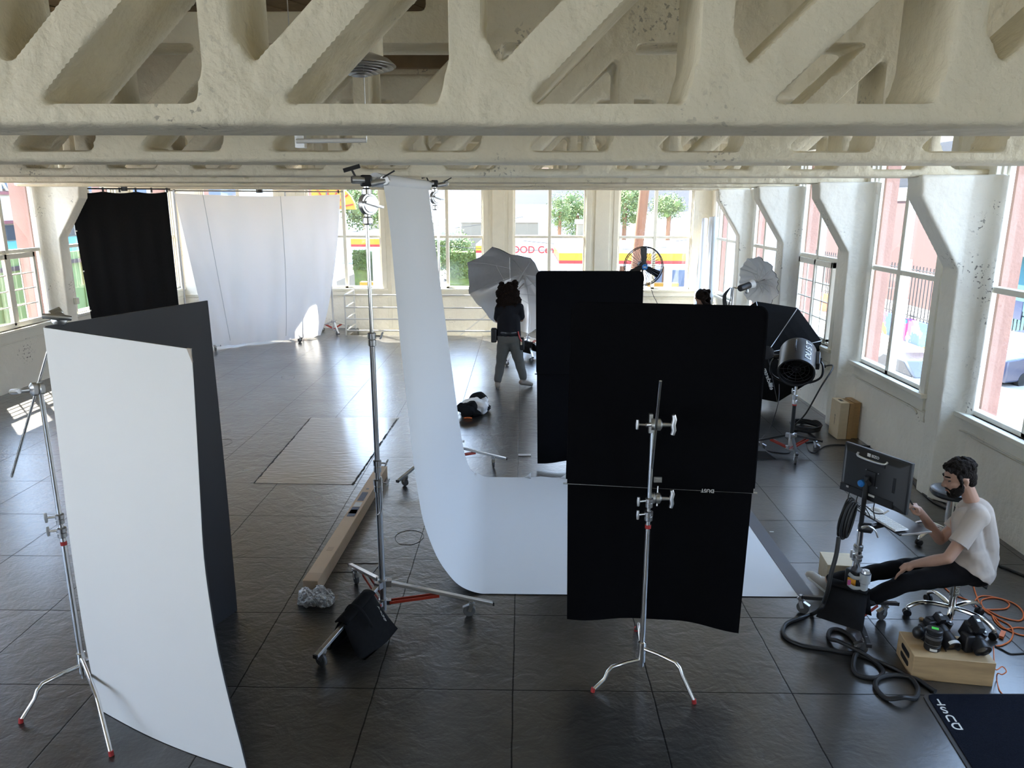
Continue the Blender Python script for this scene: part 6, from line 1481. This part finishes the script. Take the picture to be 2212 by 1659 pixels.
tb_ = obj('tool_pouch', MB().box(W_(1127, 742, -.02), (.09, .12, .22)), M['black'], wk, bevel=.02); obj('strap', MB().tube(smooth_path([W_(1119, 716, -.1), W_(1122, 728, -.1), W_(1127, 738, -.1)], 4), .012, 6), M['redrub'], tb_); obj('tool', MB().cyl(W_(1126, 745, -.09), W_(1126, 733, -.09), .014, 8), M['woodl'], tb_)
# ------------------------------------------------------------------ third person, only the hair shows over the flag
h3 = PY(1513, 642, 13.2)
p3 = thing('person', 'person with dark wavy hair, only the head showing above the large black flag', 'person', (h3.x, h3.y, 0))
b = MB(); b.ball(h3, (.09, .10, .115), 16, 12); b.limb([h3 + V((-.085, -.02, .0)), h3 + V((-.105, -.02, -.02))], [.012, .013], 8); b.limb([h3 + V((0, .02, -.1)), h3 + V((0, .03, -.22))], [.055, .07])
z0 = h3.z - .25; o3 = V((h3.x, h3.y + .03, 0)); b.limb([o3 + V((-.16, 0, z0)), o3 + V((.16, 0, z0))], [.07, .07]); b.limb([o3 + V((0, 0, z0 - .1)), o3 + V((0, 0, z0 - .3)), o3 + V((0, 0, z0 - .5))], [.13, .12, .13])
for s in (-1, 1):
    b.limb([o3 + V((s * .18, 0, z0)), o3 + V((s * .22, 0, z0 - .28)), o3 + V((s * .20, -.08, z0 - .52))], [.05, .042, .028]); hq_ = o3 + V((s * .20, -.08, z0 - .52))
    for k in range(4): b.limb([hq_ + V((.0, (k - 1.5) * .02, -.06)), hq_ + V((0, (k - 1.5) * .02 - .01, -.14))], [.011, .008], 8)
    b.limb([hq_ + V((-s * .01, .03, -.02)), hq_ + V((-s * .03, .04, -.08))], [.013, .010], 8); b.limb([hq_, hq_ + V((0, 0, -.07))], [.028, .034])
    b.limb([o3 + V((s * .09, 0, z0 - .52)), o3 + V((s * .10, 0, .42)), o3 + V((s * .10, .02, .09))], [.085, .058, .042]); b.limb([o3 + V((s * .10, .03, .05)), o3 + V((s * .12, -.15, .035))], [.045, .035])
obj('body', voxel(b, .012, 3), M['skin'], p3, smooth=70)
b = MB(); b.limb([o3 + V((-.16, 0, z0)), o3 + V((.16, 0, z0))], [.082, .082]); b.limb([o3 + V((0, 0, z0 - .08)), o3 + V((0, 0, z0 - .5))], [.148, .148])
for s in (-1, 1): b.limb([o3 + V((s * .18, 0, z0)), o3 + V((s * .21, 0, z0 - .2))], [.068, .06])
obj('black_top', voxel(b, .014, 3), M['blacktee'], p3, smooth=70)
b = MB()
for s in (-1, 1): b.limb([o3 + V((s * .09, 0, z0 - .52)), o3 + V((s * .10, 0, .42)), o3 + V((s * .10, .02, .12))], [.105, .078, .062])
obj('black_trousers', voxel(b, .014, 3), M['jeans'], p3, smooth=70)
b = MB(); b.ball(h3 + V((.015, -.01, .03)), (.112, .115, .115)); 
for i in range(60): a = rnd.uniform(-1.9, 1.9); t_ = rnd.uniform(0, 1); b.ball(h3 + V((.03 + .11 * math.cos(a) + .03 * t_, .11 * math.sin(a), .12 - .36 * t_)), rnd.uniform(.025, .042), 8, 6)
obj('hair', voxel(b, .012, 1, .3), M['curl'], p3, smooth=40)

# ------------------------------------------------------------------ wooden box with the cameras, mat, orange cords
fa, fb_ = G(1968, 1467), G(2144, 1484)
ud = (fb_ - fa); Lb = ud.length; ud.normalize(); vd = V((-ud.y, ud.x, 0)); HB = .176
ab_ = thing('apple_box', 'large wooden box with hand slots in front of the stool, cameras on top', 'wooden box', fa)
Dp = .305
bxm = MB(); c = fa + ud * Lb / 2 + vd * Dp / 2 + V((0, 0, HB / 2)); R_ = Matrix((ud, vd, V((0, 0, 1)))).transposed(); bxm.box(c, (Lb, Dp, HB), R_); obj('box', bxm, M['wood'], ab_, bevel=.004)
for z in (.058, .120):
    sl = MB(); pz = [(.10 * .5 * s1 + .0, 0) for s1 in (-1, 1)]; pts = [(math.cos(a) * .021 + (.055 if math.cos(a) > 0 else -.055), math.sin(a) * .021) for a in [2 * PI * (k + .5) / 24 for k in range(24)]]
    sl.prism(pts, fa + vd * Dp / 2 + V((0, 0, z)) - ud * .0012, vd, (0, 0, 1), ud, .002); obj('hand_slot', sl, M['black'], ab_, smooth=0)
tz = V((0, 0, HB))
on = lambda x, y, h=0.0: PZ(x, y, HB + h)
# standing lens with a green sticker
lq = on(2013, 1401); t = thing('camera_lens', 'black lens standing upright with a green sticker on its cap', 'camera lens', lq); TL_ = Matrix.Translation(lq) @ Matrix.Scale(1.28, 4)
obj('barrel', MB().lathe([(.038, .0), (.040, .004), (.040, .026), (.038, .028), (.038, .05), (.040, .053), (.040, .088), (.037, .092), (.037, .10), (.040, .102), (.040, .116), (.036, .120), (.0, .120)], 32, TL_, cap=False), M['black'], t)
for z in (.038, .070, .075, .080): obj('grip_ring', MB().lathe([(.0405, z - .002), (.0415, z), (.0405, z + .002)], 32, TL_, cap=False), M['rubber'], t)
obj('green_sticker', MB().box(lq + V((.002, .0, .1545)), (.042, .030, .0012), Matrix.Rotation(-.5, 3, 'Z')), M['green'], t, smooth=0, label='bright green sticker')
obj('white_label', MB().lathe([(.0408, .006), (.0408, .022)], 32, TL_ @ Matrix.Rotation(0, 4, 'Z'), cap=False), M['black'], t); lb = MB()
for k in range(8): a = -2.35 + k * .11; lb.add([lq + 1.28 * V((.0412 * math.cos(a), .0412 * math.sin(a), .006)), lq + 1.28 * V((.0412 * math.cos(a + .11), .0412 * math.sin(a + .11), .006)), lq + 1.28 * V((.0412 * math.cos(a + .11), .0412 * math.sin(a + .11), .02)), lq + 1.28 * V((.0412 * math.cos(a), .0412 * math.sin(a), .02))], [(0, 1, 2, 3)])
obj('white_label', lb, M['label'], t, smooth=0)
# camera with a long lens pointing at the viewer
def slr(lab, body_c, ax, size, lens_r, lens_l, prism_h, m, name='camera', strip=True, grip=-1):
    ax = V(ax).normalized(); R3 = Matrix((V((0, 0, 1)).cross(-ax).normalized() * 1.0, -ax, V((0, 0, 1)))).transposed(); ux_ = R3.col[0]; uz = ax.cross(ux_).normalized(); uz = -uz if uz.z < 0 else uz; R3 = Matrix((ux_, -ax, uz)).transposed()
    bc = V(body_c); t = thing(name, lab, 'camera', bc); w, dp, hh = size
    obj('body', MB().box(bc, (w, dp, hh), R3), m, t, bevel=.010)
    obj('hand_grip', MB().tube([bc + R3 @ V((grip * w * .42, -dp * .45, -hh * .45)), bc + R3 @ V((grip * w * .42, -dp * .55, hh * .42))], [.020, .019], 12), m, t)
    pz = MB(); pz.prism([(-.030, 0), (.030, 0), (.020, prism_h), (-.020, prism_h)], bc + R3 @ V((0, -dp * .62, hh * .48)), R3.col[0], R3.col[2], R3.col[1], dp * 1.1); obj('viewfinder_hump', pz, m, t, bevel=.004)
    obj('hot_shoe', MB().box(bc + R3 @ V((0, .0, hh * .48 + prism_h + .002)), (.022, .02, .004), R3), M['alum'], t)
    o = bc + ax * dp * .5; LM = at(o, axes(ax)); r = lens_r
    obj('lens', MB().lathe([(r * .82, -.005), (r * .82, .012), (r * .9, .016), (r * .9, lens_l * .35), (r * .86, lens_l * .37), (r * .95, lens_l * .45), (r * .95, lens_l * .8), (r, lens_l * .84), (r, lens_l), (r * .92, lens_l), (r * .88, lens_l * .9), (0, lens_l * .88)], 32, LM, cap=False), M['black'], t)
    obj('front_glass', MB().ball(o + ax * lens_l * .86, (r * .72, r * .72, .006), 24, 8, axes(ax)), M['lensg'], t)
    if strip:
        lb = MB()
        for k in range(9):
            a0_, a1_ = .75 + k * .18, .75 + (k + 1) * .18; RR = axes(ax); P_ = lambda a, z: o + RR @ V((r * 1.012 * math.cos(a), r * 1.012 * math.sin(a), z))
            lb.add([P_(a0_, lens_l * .84), P_(a1_, lens_l * .84), P_(a1_, lens_l * .97), P_(a0_, lens_l * .97)], [(0, 1, 2, 3)])
        obj('white_tape', lb, M['label'], t, smooth=0)
    obj('shutter_button', MB().cyl(bc + R3 @ V((grip * w * .42, -dp * .5, hh * .44)), bc + R3 @ V((grip * w * .42, -dp * .5, hh * .5)), .007, 10), M['alum'], t)
    obj('mode_dial', MB().cyl(bc + R3 @ V((-grip * w * .36, 0, hh * .48)), bc + R3 @ V((-grip * w * .36, 0, hh * .57)), .015, 14), m, t)
    return t
slr('black camera with a long lens pointing forward, white tape round the lens', on(2028, 1360, .075) + V((.0, .04, .02)), (.10, -.80, -.28), (.16, .065, .11), .055, .175, .038, M['black'], strip=True)
bq = on(2010, 1368, .06); tb2 = thing('camera', 'second black camera body lying behind the upright lens', 'camera', bq); obj('body', MB().box(bq + V((-.005, .03, .0)), (.13, .06, .105), Matrix.Rotation(.3, 3, 'Z')), M['black'], tb2, bevel=.01); obj('hand_grip', MB().ball(bq + V((-.075, .01, .0)), (.042, .036, .048)), M['black'], tb2); obj('viewfinder_hump', MB().box(bq + V((0, .03, .065)), (.06, .06, .04), Matrix.Rotation(.3, 3, 'Z')), M['black'], tb2, bevel=.006)
stp = MB().tube(smooth_path([on(1992, 1372), on(1983, 1366, .01), on(1986, 1374, .012), on(1997, 1385, .006), on(2003, 1380, .02)], 6), .016, 8, flat=.3); obj('neck_strap', stp, M['black'], tb2)
slr('medium format camera with a round lens at the box edge', on(2106, 1374, .095) + V((.0, .04, .01)), (.02, -.80, -.34), (.105, .10, .135), .054, .105, .055, M['blackm'], strip=False)
gq = on(2091, 1390, .065); obj('battery_grip', MB().box(gq + V((.005, .02, .0)), (.06, .075, .125), Matrix.Rotation(.1, 3, 'Z')), M['black'], bpy.data.objects['camera.002'], bevel=.01); obj('screen_visor', MB().prism([(-.03, -.03), (.05, -.045), (.06, .02), (.02, .055), (-.03, .02)], on(2076, 1388, .03), (.95, .2, 0), (0, .3, .95), (0, 1, -.2), .006), M['black'], bpy.data.objects['camera.002'], smooth=0)
# floor mat with stacked letters
m0 = G(1990, 1500); ml = (G(2088, 1659) - m0).normalized(); lx = V((1, .015, 0)).normalized()
t = thing('floor_mat', 'navy floor mat with white letters in the bottom right corner', 'floor mat', m0)
corner = [m0 + lx * (.05 - .05 * math.cos(a)) - ml * 0 + ml * (.05 - .05 * math.sin(a)) for a in [PI / 2 * k / 5 for k in range(6)]]
base = corner + [m0 + lx * 1.6, m0 + lx * 1.6 + ml * 1.5, m0 + ml * 1.5]
obj('rubber_border', MB().prism([(p.x, p.y) for p in base], (0, 0, .001), (1, 0, 0), (0, 1, 0), (0, 0, 1), .006), M['matb'], t, smooth=0)
i0 = m0 + lx * .028 + ml * .012; obj('pile', MB().prism([(p.x, p.y) for p in [i0 + ml * .04, i0 + lx * .01 + ml * .012, i0 + lx * .04, i0 + lx * 1.55, i0 + lx * 1.55 + ml * 1.4, i0 + ml * 1.45]], (0, 0, .002), (1, 0, 0), (0, 1, 0), (0, 0, 1), .010), M['mat'], t, smooth=0)
for ch, x, y in (('T', 2029, 1516), ('S', 2039, 1533), ('U', 2053, 1551), ('D', 2066, 1568)):
    q = PZ(x, y, .0125); text('lettering', ch, .088, q, (-1, -.0, 0), ml * 1.0, M['print'], t, .0006)
# orange tether cords
def ocord(lab, pts, r=.0055): return cord(lab, [G(*p) if len(p) == 2 else PZ(*p) for p in pts], r, M['orange'], 'tether_cord', 8, cat='cord', group='orange cords on the floor by the stool')
ocord('orange cord loosely looped on the floor to the right of the stool', [(2035, 1265), (2055, 1283), (2095, 1300), (2130, 1318), (2165, 1335), (2203, 1342), (2210, 1325), (2190, 1305), (2150, 1292), (2120, 1289), (2106, 1300), (2112, 1315), (2140, 1318), (2172, 1316), (2180, 1306), (2165, 1296), (2140, 1293), (2120, 1299), (2125, 1315), (2150, 1335), (2180, 1352), (2188, 1368), (2182, 1385), (2165, 1395), (2150, 1397)])
ocord('orange cord coming down from under the stool seat', [(2101, 1262), (2108, 1285), (2118, 1310), (2133, 1325), (2145, 1332), (2165, 1355), (2200, 1372), (2230, 1375)])
ocord('orange cord leaving the right picture edge in a low arc', [(2230, 1362), (2200, 1357), (2170, 1360), (2150, 1345), (2143, 1330)])
cord('orange cord hanging over the end of the wooden box', [on(2146, 1397, .01), PZ(2150, 1445, .12), PZ(2165, 1440, .12), PZ(2174, 1450, .12), PZ(2165, 1457, .10), PZ(2155, 1455, .08), G(2153, 1470), G(2158, 1490), G(2165, 1500)], .0035, M['orange'], 'tether_cord', 8, cat='cord')
cord('orange cord crossing the box top to the camera', [on(1974, 1361, .004), on(1985, 1359, .006), on(2000, 1363, .004), on(2010, 1370, .006)], .0035, M['orange'], 'tether_cord', 6, cat='cord')
tag(obj('cord_plug', MB().bar(G(2167, 1368) + V((0, 0, .012)), G(2162, 1380) + V((0, 0, .012)), .03, .02), M['orange']), 'orange plug block on the floor cords', 'plug')
cord('thin dark cable on the floor at the right edge behind the camera box', [G(2150, 1398), G(2165, 1405), G(2178, 1412), G(2190, 1414), G(2230, 1411)], .005, M['cable'])
cord('thick black cable along the foot of the wall behind the empty stool', [G(1965, 1030), G(1985, 1058), G(2015, 1085), G(2060, 1110), G(2110, 1150), G(2150, 1215), G(2180, 1232), G(2230, 1252)], .010, M['cable'])
tag(obj('brown_lump', MB().ball(G(1991, 1340) + V((0, 0, .012)), (.022, .02, .014), 7, 5), M['woodd']), 'small brown lump on the floor beside the stool base', 'debris')
